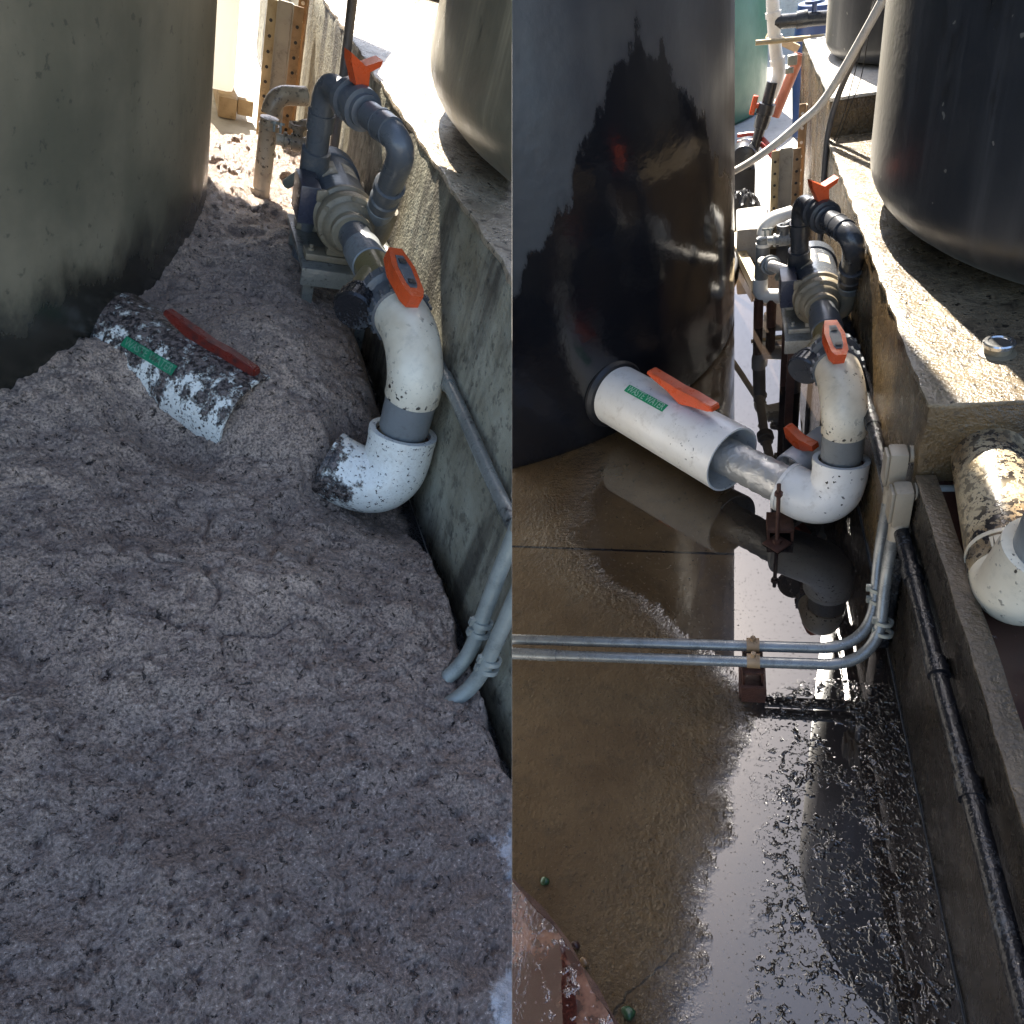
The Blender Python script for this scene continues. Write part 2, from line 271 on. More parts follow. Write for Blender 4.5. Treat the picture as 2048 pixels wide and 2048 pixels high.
# ------------------------------------------------------------------ mesh helpers
class MB:
    k = 1
    def __init__(s): s.b = bmesh.new()
    def second(s, old):                             # faces not in old take the second material
        for f in s.b.faces:
            if f not in old: f.material_index = 1
    def ring_tube(s, P, R, seg=24, cap=True, ref=None):
        P = [Vector(p) for p in P]; n = len(P)
        if not hasattr(R, '__len__'): R = [R]*n
        T = []
        for i in range(n):
            a = P[min(i+1, n-1)] - P[max(i-1, 0)]
            if a.length < 1e-9: a = T[-1] if T else Vector((0, 0, 1))
            T.append(a.normalized())
        u = Vector(ref) if ref else (Vector((0, 0, 1)) if abs(T[0].z) < .9 else Vector((1, 0, 0)))
        u = (u - T[0]*u.dot(T[0])).normalized(); rings = []
        for i in range(n):
            u = (u - T[i]*u.dot(T[i])).normalized(); v = T[i].cross(u)
            rings.append([s.b.verts.new(P[i] + (u*cos(2*pi*k/seg) + v*sin(2*pi*k/seg))*R[i]) for k in range(seg)])
        for i in range(n-1):
            for k in range(seg): s.b.faces.new((rings[i][k], rings[i][(k+1) % seg], rings[i+1][(k+1) % seg], rings[i+1][k]))
        if cap: s.b.faces.new(rings[0][::-1]); s.b.faces.new(rings[-1])
        return s
    def lathe(s, o, d, prof, seg=32, cap=True):
        if s.k != 1: prof = [(t, r*s.k) for t, r in prof]
        o = Vector(o); d = Vector(d).normalized(); u = Vector((0, 0, 1)) if abs(d.z) < .9 else Vector((1, 0, 0))
        u = (u - d*u.dot(d)).normalized(); v = d.cross(u); rings = []
        for t, r in prof:
            rings.append([s.b.verts.new(o + d*t + (u*cos(2*pi*k/seg) + v*sin(2*pi*k/seg))*max(r, 1e-5)) for k in range(seg)])
        for a, b in zip(rings, rings[1:]):
            for k in range(seg): s.b.faces.new((a[k], a[(k+1) % seg], b[(k+1) % seg], b[k]))
        if cap: s.b.faces.new(rings[0][::-1]); s.b.faces.new(rings[-1])
        return s
    def ring(s, o, d, t0, t1, ro, ri, seg=32):      # a hollow collar
        return s.lathe(o, d, [(t0, ri), (t0, ro), (t1, ro), (t1, ri), (t0, ri)], seg, False)
    def box(s, lo, hi, bev=0., rot=None, piv=None):
        g = bmesh.ops.create_cube(s.b, size=1.); vs = g['verts']; lo, hi = Vector(lo), Vector(hi); c = (lo+hi)/2
        for v in vs: v.co = Vector((v.co.x*(hi-lo).x, v.co.y*(hi-lo).y, v.co.z*(hi-lo).z)) + c
        if bev: 
            es = {e for v in vs for e in v.link_edges}
            r = bmesh.ops.bevel(s.b, geom=list(es), offset=bev, segments=2, affect='EDGES', profile=.6)
            vs = list({v for f in r['faces'] for v in f.verts} | {v for v in vs if v.is_valid})
        if rot is not None:
            p = Vector(piv) if piv is not None else c
            bmesh.ops.transform(s.b, matrix=Matrix.Translation(p) @ rot.to_4x4() @ Matrix.Translation(-p), verts=vs)
        return s
    def prism(s, pts, n0, n1):                      # extrude polygon pts (list of Vector) along vector n from n0*n to n1*n
        a = [s.b.verts.new(p + n0) for p in pts]; b = [s.b.verts.new(p + n1) for p in pts]; m = len(pts)
        s.b.faces.new(a[::-1]); s.b.faces.new(b)
        for i in range(m): s.b.faces.new((a[i], a[(i+1) % m], b[(i+1) % m], b[i]))
        return s
def fillet(P, rad, n=8):
    P = [Vector(p) for p in P]; out = [P[0]]
    for i in range(1, len(P)-1):
        a, b, c = P[i-1], P[i], P[i+1]; d1 = (a-b).normalized(); d2 = (c-b).normalized()
        r = rad[i-1] if hasattr(rad, '__len__') else rad
        r = min(r, (a-b).length*.49, (c-b).length*.49); p, q = b + d1*r, b + d2*r
        for k in range(n+1):
            t = k/n; out.append(p*(1-t)**2 + b*2*t*(1-t) + q*t*t)
    return out + [P[-1]]
def spline(P, n=8):
    P = [Vector(p) for p in P]; Q = [P[0]*2-P[1]] + P + [P[-1]*2-P[-2]]; out = []
    for i in range(1, len(Q)-2):
        a, b, c, d = Q[i-1:i+3]
        for k in range(n):
            t = k/n; out.append(.5*((2*b) + (c-a)*t + (2*a-5*b+4*c-d)*t*t + (3*b-a-3*c+d)*t**3))
    return out + [P[-1]]

# ------------------------------------------------------------------ numpy noise
class VNoise:
    def __init__(s, seed): s.t = np.random.default_rng(seed).random((256, 256))
    def at(s, x, y):
        xi = np.floor(x).astype(int); yi = np.floor(y).astype(int); fx = x-xi; fy = y-yi
        fx = fx*fx*fx*(fx*(fx*6-15)+10); fy = fy*fy*fy*(fy*(fy*6-15)+10)
        g = lambda a, b: s.t[a % 256, b % 256]
        return (g(xi, yi)*(1-fx)+g(xi+1, yi)*fx)*(1-fy) + (g(xi, yi+1)*(1-fx)+g(xi+1, yi+1)*fx)*fy
    def fbm(s, x, y, o=4, g=.5):
        a, v, w = 1., 0., 0.
        for i in range(o): v = v + a*s.at(x*2**i+i*17.3, y*2**i+i*9.1); w += a; a *= g
        return v/w - .5
sst = lambda x, a, b: (lambda t: t*t*(3-2*t))(np.clip((x-a)/(b-a), 0, 1))

# ------------------------------------------------------------------ a yard: places things, parts and structures
class Yard:
    def __init__(s, fr, side):
        s.fr, s.side, s.m = fr, side, place_matrix(fr)
        s.n = Vector((fr.R[0], fr.F[0], fr.U[0])); s.c = Vector(fr.cam)   # local normal of the plane where the two yards meet
    def clip(s, bm):
        o = s.c + s.n.normalized()*(.0002*s.side)
        r = bmesh.ops.bisect_plane(bm, geom=bm.verts[:]+bm.edges[:]+bm.faces[:], plane_co=o, plane_no=s.n, clear_outer=s.side < 0, clear_inner=s.side > 0)
        es = [e for e in r['geom_cut'] if isinstance(e, bmesh.types.BMEdge) and len(e.link_faces) == 1]
        if es: bmesh.ops.triangle_fill(bm, use_beauty=True, use_dissolve=False, edges=es)
    def mesh(s, name, mb, mat, base, clip, ang=35, fix=True):
        bm = mb.b if isinstance(mb, MB) else mb
        if clip: s.clip(bm)
        if fix: bmesh.ops.recalc_face_normals(bm, faces=bm.faces[:])
        me = bpy.data.meshes.new(name); bm.to_mesh(me); bm.free()
        me.polygons.foreach_set('use_smooth', [True]*len(me.polygons)); me.set_sharp_from_angle(angle=radians(ang))
        for k in (mat if isinstance(mat, (list, tuple)) else [mat]): me.materials.append(M[k])
        return me
    def thing(s, name, label, cat, base, group=None, dx=0., rz=0.):
        o = bpy.data.objects.new(name, None); COL.objects.link(o); o.empty_display_size = .05
        o.matrix_world = s.m @ Matrix.Translation(Vector(base)+Vector((dx, 0, 0))) @ Matrix.Rotation(rz, 4, 'Z'); o['label'] = label; o['category'] = cat; o['base'] = list(base)
        if group: o['group'] = group
        return o
    def part(s, name, mb, mat, par, clip=False, ang=35, label=None):
        me = s.mesh(name, mb, mat, None, clip, ang); o = bpy.data.objects.new(name, me); COL.objects.link(o); o.parent = par
        if par.type == 'EMPTY': o.location = -Vector(par['base'])
        if label: o['label'] = label
        return o
    def solo(s, name, mb, mat, label, cat, clip=False, ang=35, group=None):
        me = s.mesh(name, mb, mat, None, clip, ang); o = bpy.data.objects.new(name, me); COL.objects.link(o)
        o.matrix_world = s.m; o['label'] = label; o['category'] = cat
        if group: o['group'] = group
        return o
    def struct(s, name, mb, mat, clip=False, ang=35, kind='structure', label=None, fix=True):
        me = s.mesh(name, mb, mat, None, clip, ang, fix); o = bpy.data.objects.new(name, me); COL.objects.link(o)
        o.matrix_world = s.m; o['kind'] = kind
        if label: o['label'] = label
        return o
YA, YB = Yard(FA, -1), Yard(FB, 1)

def rough_box(lo, hi, cell=.03, amp=.004, bev=.012, seed=1):
    mb = MB(); mb.box(lo, hi, bev); bm = mb.b; sz = Vector(hi)-Vector(lo)
    for ax in range(3):
        k = int(sz[ax]/cell)
        for i in range(1, min(k, 120)):
            p = Vector(lo); p[ax] += sz[ax]*i/k; no = Vector((0, 0, 0)); no[ax] = 1
            bmesh.ops.bisect_plane(bm, geom=bm.verts[:]+bm.edges[:]+bm.faces[:], plane_co=p, plane_no=no)
    from mathutils import noise as mn
    for v in bm.verts:
        q = v.co*14 + Vector((seed*7.1, seed*3.3, 0)); d = mn.noise_vector(q)*amp + mn.noise_vector(q*4)*amp*.5
        near = sum(1 for ax in range(3) if min(abs(v.co[ax]-lo[ax]), abs(v.co[ax]-hi[ax])) < .02)
        v.co += d*(1.6 if near > 1 else .6)
    return mb

# ================================================================== SETTING
for Y, nm in ((YA, 'A'), (YB, 'B')):
    mb = MB(); a = [(-3.5, -1.5), (4, -1.5), (4, 13), (-3.5, 13)]
    mb.b.faces.new([mb.b.verts.new((x, y, -.0045 if nm == 'B' else -.004)) for x, y in a]); Y.struct('ground', mb, 'ground_lit', True)
mb = MB(); mb.b.faces.new([mb.b.verts.new((x, y, 0)) for x, y in ((-1.6, -.3), (.36, -.3), (.36, 4.3), (-1.6, 4.3))]); YB.struct('floor', mb, 'floor_wet', True)
mb = MB()
bmesh.ops.create_grid(mb.b, x_segments=2, y_segments=2, size=200); 
me = bpy.data.meshes.new('terrain'); mb.b.to_mesh(me); me.materials.append(M['ground_lit']); o = bpy.data.objects.new('terrain', me); COL.objects.link(o); o.location = (0, 40, -3.2); o['kind'] = 'structure'

WX = .36
def plinth(Y, wall, top, A):
    t = Y.thing('concrete_plinth', 'stained concrete plinth beside the sludge, pale streaks down its side' if A else 'wet brown concrete plinth under the big black tank, sun across its top', 'plinth', (WX, 1.37, 0))
    ye = 4.5 if A else 3.25; y2 = 5.6 if A else 4.56
    Y.part('body', rough_box((WX, 1.37, 0), (2.6, ye, .645), .05, .004, .014, 1), wall, t, True)
    tp = rough_box((WX-.002, 1.366, .640), (2.6, ye-.004, .652), .03, .004, .004, 2); Y.part('top_slab', tp, top, t, True)
    if A:
        w = Y.thing('bund_wall', 'low stained concrete wall at the right edge of the sludge, continuing the plinth', 'wall', (WX, 0, 0))
    else:
        w = Y.thing('bund_wall', 'low thin concrete wall between wet floor and brown liquid, tan top edge', 'wall', (WX, 0, 0))
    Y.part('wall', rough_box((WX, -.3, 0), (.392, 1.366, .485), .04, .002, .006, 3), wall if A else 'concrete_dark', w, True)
    Y.part('coping', rough_box((WX-.001, -.3, .484), (.397, 1.364, .489), .04, .0015, .002, 4), 'bund_tan', w, True)
    if not A:
        mb = MB(); mb.ring_tube([(WX-.001, -.2+2.6*k/40, .0015+.0005*sin(k*1.7)) for k in range(41)], .0022, 8); Y.part('waterline_bead', mb, 'dark_pvc', w, True)  # glossy bead added to draw the bright glint along the water's edge
    t2 = Y.thing('stepped_plinth', 'taller concrete block behind the pump, running mud stained and sunlit' if A else 'taller brown concrete block carrying the small dark tank', 'plinth', (WX, ye+.01, 0))
    Y.part('body', rough_box((WX, ye+.004, 0), (2.6, y2, .775), .06, .004, .014, 5), wall, t2, True)
    Y.part('top_slab', rough_box((WX-.002, ye, .772), (2.6, y2, .784), .05, .003, .004, 6), 'concrete_pale', t2, True)
plinth(YA, 'concrete_stained', 'concrete_top', True)
plinth(YB, 'concrete_wet', 'ledge_wet', False)
YB.struct('pit_water', MB().box((.39, -.3, .1), (2.6, 1.37, .468)), 'pit_liquid')
YA.struct('pit_water', MB().box((.39, -.3, .1), (2.6, 1.37, .468)), 'pit_liquid', True)

# big tanks
def tank_mesh(c, r, z0, z1, seg=96, round_=.16, dome=.2):
    prof = [(0, .001), (0, r-round_*1.0)]
    for k in range(1, 9):
        a = pi/2*k/8; prof.append((round_*.9*(1-cos(a)), r-round_+round_*sin(a)))
    H = z1-z0
    for k in range(1, 13): prof.append((round_ + (H-round_)*k/12, r))
    for k in range(1, 9):
        a = pi/2*k/8; prof.append((H+dome*sin(a), r*cos(a)*.98+.002))
    return MB().lathe((c[0], c[1], z0), (0, 0, 1), prof, seg, True)
t = YA.solo('storage_tank', tank_mesh((-1.83, 3.06), 1.8, -.3, 1.95, 128, .02, .05), 'tank_dusty', 'huge dusty olive grey tank rising out of the sludge', 'tank')
ra = tank_mesh((1.325, 2.3), .95, .656, 1.3, 128, .17, .05)
YA.solo('storage_tank', ra, 'tank_sun_tint', 'black tank on the plinth beside the sludge, tinted gold like sunlight', 'tank', True)
YB.solo('storage_tank', tank_mesh((1.325, 2.3), .95, .656, 2.9, 128, .17), 'tank_black', 'big black tank with round bottom edge standing on the wet plinth', 'tank')
# the left tank of the cleaned yard; out of view over the other yard, added slices shade both yards
LC, LR = (-1.17, 3.2), 1.2
bm_all = bmesh.new()
top_n = Vector([a for a in (FB.R[1]-.672*FB.R[2], FB.F[1]-.672*FB.F[2], FB.U[1]-.672*FB.U[2])])
su = SUN_CAM; k1 = -su[0]/su[1]; k2 = -su[2]/su[1]
u_n = Vector([FB.R[0]+k1*FB.R[1], FB.F[0]+k1*FB.F[1], FB.U[0]+k1*FB.U[1]])     # u = x + k1*y in view space
v_n = Vector([FB.R[2]+k2*FB.R[1], FB.F[2]+k2*FB.F[1], FB.U[2]+k2*FB.U[1]])
s_n = u_n - v_n*.110
cB = Vector(FB.cam)
def cut(bm, no, off, keep_pos):
    ln = no.length; r = bmesh.ops.bisect_plane(bm, geom=bm.verts[:]+bm.edges[:]+bm.faces[:], plane_co=cB + no*(off/ln/ln), plane_no=no, clear_outer=not keep_pos, clear_inner=keep_pos)
    es = [e for e in r['geom_cut'] if isinstance(e, bmesh.types.BMEdge) and len(e.link_faces) == 1]
    if es: bmesh.ops.triangle_fill(bm, use_beauty=True, use_dissolve=False, edges=es)
for spec in ([(YB.n, .0002, True)], [(YB.n, .0001, False), (top_n, .01, True), (s_n, -.076, True)], [(YB.n, .0001, False), (top_n, .01, True), (s_n, -.0761, False), (v_n, 1.58, False)], [(YB.n, .0001, False), (top_n, .01, True), (s_n, -.44, False), (v_n, 1.5801, True), (v_n, 2.25, False)]):
    b = tank_mesh(LC, LR, -.01, 3.1, 128, .03, .05).b
    for no, off, kp in spec: cut(b, no, off, kp)
    tmp = bpy.data.meshes.new('tmp'); b.to_mesh(tmp); b.free(); bm_all.from_mesh(tmp); bpy.data.meshes.remove(tmp)
YB.solo('storage_tank', bm_all, 'tank_wet', 'huge glossy black tank with a wet patch mirroring the pump', 'tank')

# ================================================================== PIPEWORK common to both yards
def hex_handle(Y, par, c, u, w, L=.125, wid=.046, th=.034, mat='orange_plastic', ins=True):
    c, u, w = Vector(c), Vector(u).normalized(), Vector(w).normalized(); v = w.cross(u).normalized()
    def outl(k, l): return [c+u*a*l+v*b*k for a, b in ((.5, -.3), (.5, .3), (.12, .5), (-.36, .42), (-.5, .26), (-.5, -.26), (-.36, -.42), (.12, -.5))]
    mb = MB(); mb.prism(outl(wid, L), -w*th/2, w*th/2); h = Y.part('handle', mb, mat, par, ang=25)
    if ins:
        mb = MB(); mb.prism([c+(p-c)*1. for p in outl(wid*.55, L*.66)], w*(th/2), w*(th/2+.0015)); kk = set(mb.b.faces)
        for a in (.2, -.22): mb.box(c+u*L*a-Vector((.007, .007, 0))+w*.019-Vector((0, 0, .002)), c+u*L*a+Vector((.007, .007, 0))+w*.019+Vector((0, 0, .001)))
        mb.second(kk); Y.part('insert', mb, ('insert_grey', 'black_rubber'), h)
    mb = MB(); mb.ring_tube([c-w*th*.4, c-w*(th/2+.03)], .014, 12); Y.part('stem', mb, 'grey_pvc', par)
    return h
PZ, PX = .43, .268
def suction(Y, A):
    t = Y.thing('suction_pipe', 'cream elbow pipe feeding the pump beside the sludge, foot splashed with muck' if A else 'cream elbow pipe feeding the pump above the wet floor, white collar at its foot', 'pipe', (.287, 1.786, 0), None, 0., .065 if A else 0.)
    # foot: wide white elbow
    P = spline([(.16, 1.815, .118), (.205, 1.782, .112), (.245, 1.765, .118), (.272, 1.764, .142), (.284, 1.774, .18), (.287, 1.784, .228)], 7)
    mb = MB(); mb.ring_tube(P, [.070]*len(P), 36, False); n = 36
    inner = MB(); 
    mb.ring((.287, 1.784, .2285), (.06, .2, .98), -.012, .004, .0712, .058, 36)
    Y.part('foot_elbow', mb, 'elbow_fouled' if A else 'pvc_white', t)
    mb = MB(); mb.ring((.16, 1.815, .118), (P[1]-P[0]), -.006, .004, .0725, .05); Y.part('foot_rim', mb, 'elbow_fouled' if A else 'pvc_white', t)
    mb = MB(); mb.lathe((.287, 1.784, .21), (0, .02, 1), [(0, .001), (0, .060), (.006, .060), (.006, .001)], 32); Y.part('foot_filling', mb, 'rust', t)
    mb = MB(); mb.lathe((.287, 1.786, .205), (0, 0, 1), [(0, .047), (.012, .051), (.022, .048), (.034, .0505), (.04, .046)], 32); Y.part('crusted_ring', mb, 'pvc_blotchy', t)
    mb = MB(); mb.lathe((.287, 1.786, .238), (0, 0, 1), [(0, .0505), (.002, .0515), (.082, .0515), (.084, .050)], 40); Y.part('coupling', mb, 'mid_grey_pvc', t)
    P = [Vector((.287, 1.786, .318)), Vector((.287, 1.786, .33))]
    for k in range(17):
        a = pi/2*k/16; P.append(Vector((.287-.012*(k/16), 1.786+.10*(1-cos(a)), .335+(PZ-.335)*sin(a))))
    P.append(Vector((.275, 1.906, PZ)))
    mb = MB(); mb.ring_tube(P, .0555, 40); Y.part('upper_elbow', mb, 'pvc_cream', t)
    # valve
    o = (.275, 1.90, PZ); d = (-.005, 1, 0)
    mb = MB(); mb.lathe(o, d, [(0, .05), (.003, .061), (.024, .062), (.027, .056), (.03, .05), (.066, .05), (.069, .057), (.072, .063), (.096, .063), (.10, .056), (.108, .045)], 36)
    for k in range(18):
        a = 2*pi*k/18
        for t0 in (.004, .074): mb.box(Vector((.275+.0625*cos(a)-.003, 1.90+t0, PZ+.0625*sin(a)-.003)), Vector((.275+.0625*cos(a)+.003, 1.90+t0+.019, PZ+.0625*sin(a)+.003)))
    Y.part('valve_body', mb, 'grey_pvc', t)
    hex_handle(Y, t, (.262, 1.905, .512), (-.12, 1, .28), (.10, -.27, 1), .13, .05, .03)
    # strainer
    mb = MB(); mb.ring_tube([(.273, 2.0, PZ), (.271, 2.125, PZ)], .041, 32); mb.ring_tube([(.272, 2.075, PZ), (.205, 1.972, .408)], [.037, .036], 32); Y.part('strainer_body', mb, 'olive_pvc', t)
    d = Vector((-.067, -.103, -.022)).normalized(); c0 = Vector((.215, 1.987, .411))
    mb = MB(); mb.lathe(c0, d, [(0, .038), (.004, .043), (.036, .044), (.042, .040), (.043, .001)], 36); mb.ring(c0, d, -.012, -.004, .042, .036)
    for k in range(20):
        a = 2*pi*k/20; u = Vector((0, 0, 1)); u = (u-d*u.dot(d)).normalized(); v = d.cross(u); q = c0+d*.02+(u*cos(a)+v*sin(a))*.044
        mb.ring_tube([q-d*.015, q+d*.015], .0022, 6)
    Y.part('strainer_cap', mb, 'black_pipe' if A else 'dark_pvc', t)
    mb = MB(); mb.lathe((.271, 2.115, PZ), (-.01, 1, 0), [(0, .041), (.002, .0435), (.078, .0435), (.08, .041)], 32); Y.part('coupling', mb, 'mid_grey_pvc' if A else 'grey_pvc', t)
    mb = MB(); mb.lathe((.270, 2.195, PZ), (-.01, 1, 0), [(0, .0425), (.010, .0425), (.011, .037), (.085, .037)], 32); Y.part('nipple', mb, 'grey_pvc', t)
    if not A:
        mb = MB(); n = 26; pts = []; rr = []
        for k in range(n+1):
            f = k/n; pts.append((.165+(-.10-.165)*f, 1.812+(2.055-1.812)*f, .117+.008*f)); rr.append(.0555+.0012*sin(k*2.1)+random.uniform(-.0007, .0007))
        mb.ring_tube(pts, rr, 36); Y.part('foil_duct', mb, 'foil_duct', t)
    return t
def pump(Y, A):
    t = Y.thing('pump', 'electric pump standing in dry grey sludge, tan casing and grey motor' if A else 'electric pump over the wet floor, sunlit motor and brown casing', 'pump', (PX, 2.4, 0), None, -.034 if A else 0.)
    ci = 'cast_iron'; o = (PX, 2.262, PZ); d = (0, 1, 0)
    mb = MB(); mb.k = 1.13; mb.lathe(o, d, [(0, .039), (.004, .043), (.014, .043), (.018, .040), (.026, .042), (.034, .052), (.040, .0545), (.046, .0525), (.05, .056), (.052, .063), (.060, .066), (.072, .066), (.078, .062), (.094, .060), (.098, .067), (.108, .067), (.112, .055)], 48)
    mb.k = 1
    for k in range(6):
        a = 2*pi*(k+.5)/6; q = Vector((PX+.066*cos(a), 2.309, PZ+.066*sin(a))); mb.lathe(q, d, [(0, .001), (0, .0055), (.008, .0055)], 8)
    for sx in (-1, 1): mb.box((PX+sx*.060-.014, 2.355, PZ+.028), (PX+sx*.060+.014, 2.372, PZ+.055), .004)
    Y.part('casing', mb, ci, t)
    mb = MB(); P = spline([(PX+.01, 2.322, PZ-.058), (PX+.05, 2.322, PZ-.046), (PX+.070, 2.322, PZ-.008), (PX+.076, 2.318, PZ+.03), (PX+.078, 2.312, PZ+.058)], 6); mb.ring_tube(P, [.018+.012*min(1, i/10) for i in range(len(P))], 24)
    Y.part('outlet', mb, ci, t)
    mb = MB(); mb.k = 1.13; mb.lathe((PX, 2.37, PZ), d, [(0, .056), (.002, .060), (.03, .062), (.034, .061), (.2, .061), (.204, .0625), (.207, .0635)], 48)
    mo = Y.part('motor', mb, 'motor_paint' if A else 'motor_wet', t)
    mb = MB(); mb.k = 1.13; mb.lathe((PX, 2.574, PZ), d, [(0, .064), (.002, .0665), (.05, .0665), (.062, .058), (.066, .03), (.066, .001)], 48); Y.part('fan_cover', mb, 'motor_paint' if A else 'motor_wet', mo)
    for a0, a1, y0, y1, nm in ((100, 132, 2.455, 2.535, 0), (55, 84, 2.465, 2.53, 1)):
        mb = MB(); g0 = []
        for k in range(9):
            a = radians(a0+(a1-a0)*k/8); g0.append([mb.b.verts.new((PX+.0697*cos(a), y, PZ+.0697*sin(a))) for y in (y0, y1)])
        for p, q in zip(g0, g0[1:]): mb.b.faces.new((p[0], q[0], q[1], p[1]))
        Y.part('nameplate', mb, 'plate_paper', mo)
    mb = MB(); mb.box((.158, 2.36, .400), (.205, 2.47, .488), .004); Y.part('terminal_box', mb, 'box_navy', t)
    mb = MB(); mb.ring_tube(fillet([(.19, 2.465, .45), (.185, 2.53, .455), (.165, 2.6, .40)], .03), .013, 16); mb.ring_tube([(.19, 2.468, .45), (.188, 2.495, .452)], .018, 16); Y.part('cable_gland', mb, 'galvanised', t)
    for y in (2.33, 2.50):
        mb = MB(); mb.box((PX-.085, y, PZ-.105), (PX+.07, y+.05, PZ-.088), .003); mb.box((PX-.035, y+.008, PZ-.09), (PX+.035, y+.042, PZ-.045), .003)
        for sx in (-.07, .055): mb.lathe((PX+sx, y+.025, PZ-.09), (0, 0, 1), [(0, .009), (.008, .009), (.008, .005), (.016, .005)], 8)
        Y.part('foot', mb, 'cast_iron' if A else 'zinc_plate', t)
    st = Y.thing('pump_stand', 'dirty steel bench under the pump, half sunk in sludge' if A else 'pale steel bench on dark legs carrying the pump over the puddle', 'stand', (PX, 2.42, 0), None, -.034 if A else 0.)
    mb = MB(); mb.box((PX-.095, 2.29, PZ-.122), (PX+.082, 2.60, PZ-.106), .003); mb.box((PX-.097, 2.288, PZ-.15), (PX+.084, 2.30, PZ-.107), .002); Y.part('deck', mb, 'zinc_plate' if not A else 'conduit_dirty', st)
    for x in (PX-.085, PX+.06):
        for y in (2.31, 2.57):
            mb = MB(); mb.box((x, y, 0), (x+.025, y+.02, PZ-.122)); Y.part('leg', mb, 'rust' if not A else 'conduit_dirty', st)
    return t
def discharge(Y, A):
    t = Y.thing('discharge_pipe', 'grey delivery pipe with red valve looping over the pump in the sludge yard' if A else 'black delivery pipe with red valve looping over the pump in the washed yard', 'pipe', (.33, 2.3, 0), None, -.046 if A else 0.)
    mp = 'grey_pvc' if A else 'dark_pvc'
    P0 = Vector((.345, 2.314, .475)); P1 = Vector((.333, 2.205, .615)); dd = (P1-P0).normalized()
    mb = MB(); mb.lathe(P0, dd, [(-.01, .028), (-.008, .033), (.028, .033), (.03, .03)], 28); Y.part('adapter', mb, 'mid_grey_pvc', t)
    mb = MB(); mb.lathe(P0+dd*.03, dd, [(0, .027), (.002, .033), (.03, .034), (.034, .030), (.06, .030), (.064, .035), (.085, .035), (.087, .028)], 28); Y.part('union', mb, mp, t)
    E1 = Vector((.318, 2.12, .692)); E2 = Vector((.212, 2.46, .69)); dn = Vector((.222, 2.52, .36))
    P = fillet([P0+dd*.115, E1, E2], .085, 14); 
    mb = MB(); mb.ring_tube(P[:-1]+[P[-2]+(E2-P[-2])*.25], .0285, 28); Y.part('riser_elbow', mb, mp if A else 'dark_pvc', t)
    d2 = (E2-E1).normalized()
    mb = MB(); q = E1+d2*.10
    mb.lathe(q, d2, [(-.04, .031), (.004, .031), (.006, .0285), (.008, .0285)], 28); mb.ring(q, d2, .0, .006, .0325, .028); Y.part('pipe_ring', mb, mp, t)
    mb = MB(); q = E1+d2*.165
    mb.lathe(q, d2, [(0, .03), (.002, .035), (.014, .035), (.016, .044), (.034, .045), (.036, .036), (.066, .036), (.068, .044), (.086, .044), (.088, .033), (.10, .033)], 32); Y.part('valve_body', mb, mp, t)
    h = q+d2*.05+Vector((0, 0, .07)); s_ = d2.cross(Vector((0, 0, 1))).normalized()
    mb = MB(); w = s_
    mb.prism([h+w*.012, h+w*.034+Vector((0, 0, .013)), h+w*.037+Vector((0, 0, .026)), h-Vector((0, 0, -.010)), h-w*.037+Vector((0, 0, .030)), h-w*.034+Vector((0, 0, .013)), h-w*.014-Vector((0, 0, .03)), h+w*.014-Vector((0, 0, .03))], -d2*.016, d2*.016)
    Y.part('handle', mb, 'orange_plastic', t, ang=20)
    P = fillet([q+d2*.09, E2, dn], .05, 12); mb = MB(); mb.ring_tube(P, .027, 28); mb.ring(E2+(dn-E2).normalized()*.07, (dn-E2), 0, .04, .031, .026); Y.part('down_pipe', mb, mp, t)
    mb = MB(); dd3 = (dn-E2).normalized(); mb.lathe(E2+dd3*.16, dd3, [(0, .028), (.002, .034), (.10, .034), (.102, .028)], 28); mb.ring_tube([dn, Vector((.225, 2.54, .0))], .026, 20); Y.part('down_coupling', mb, mp, t)
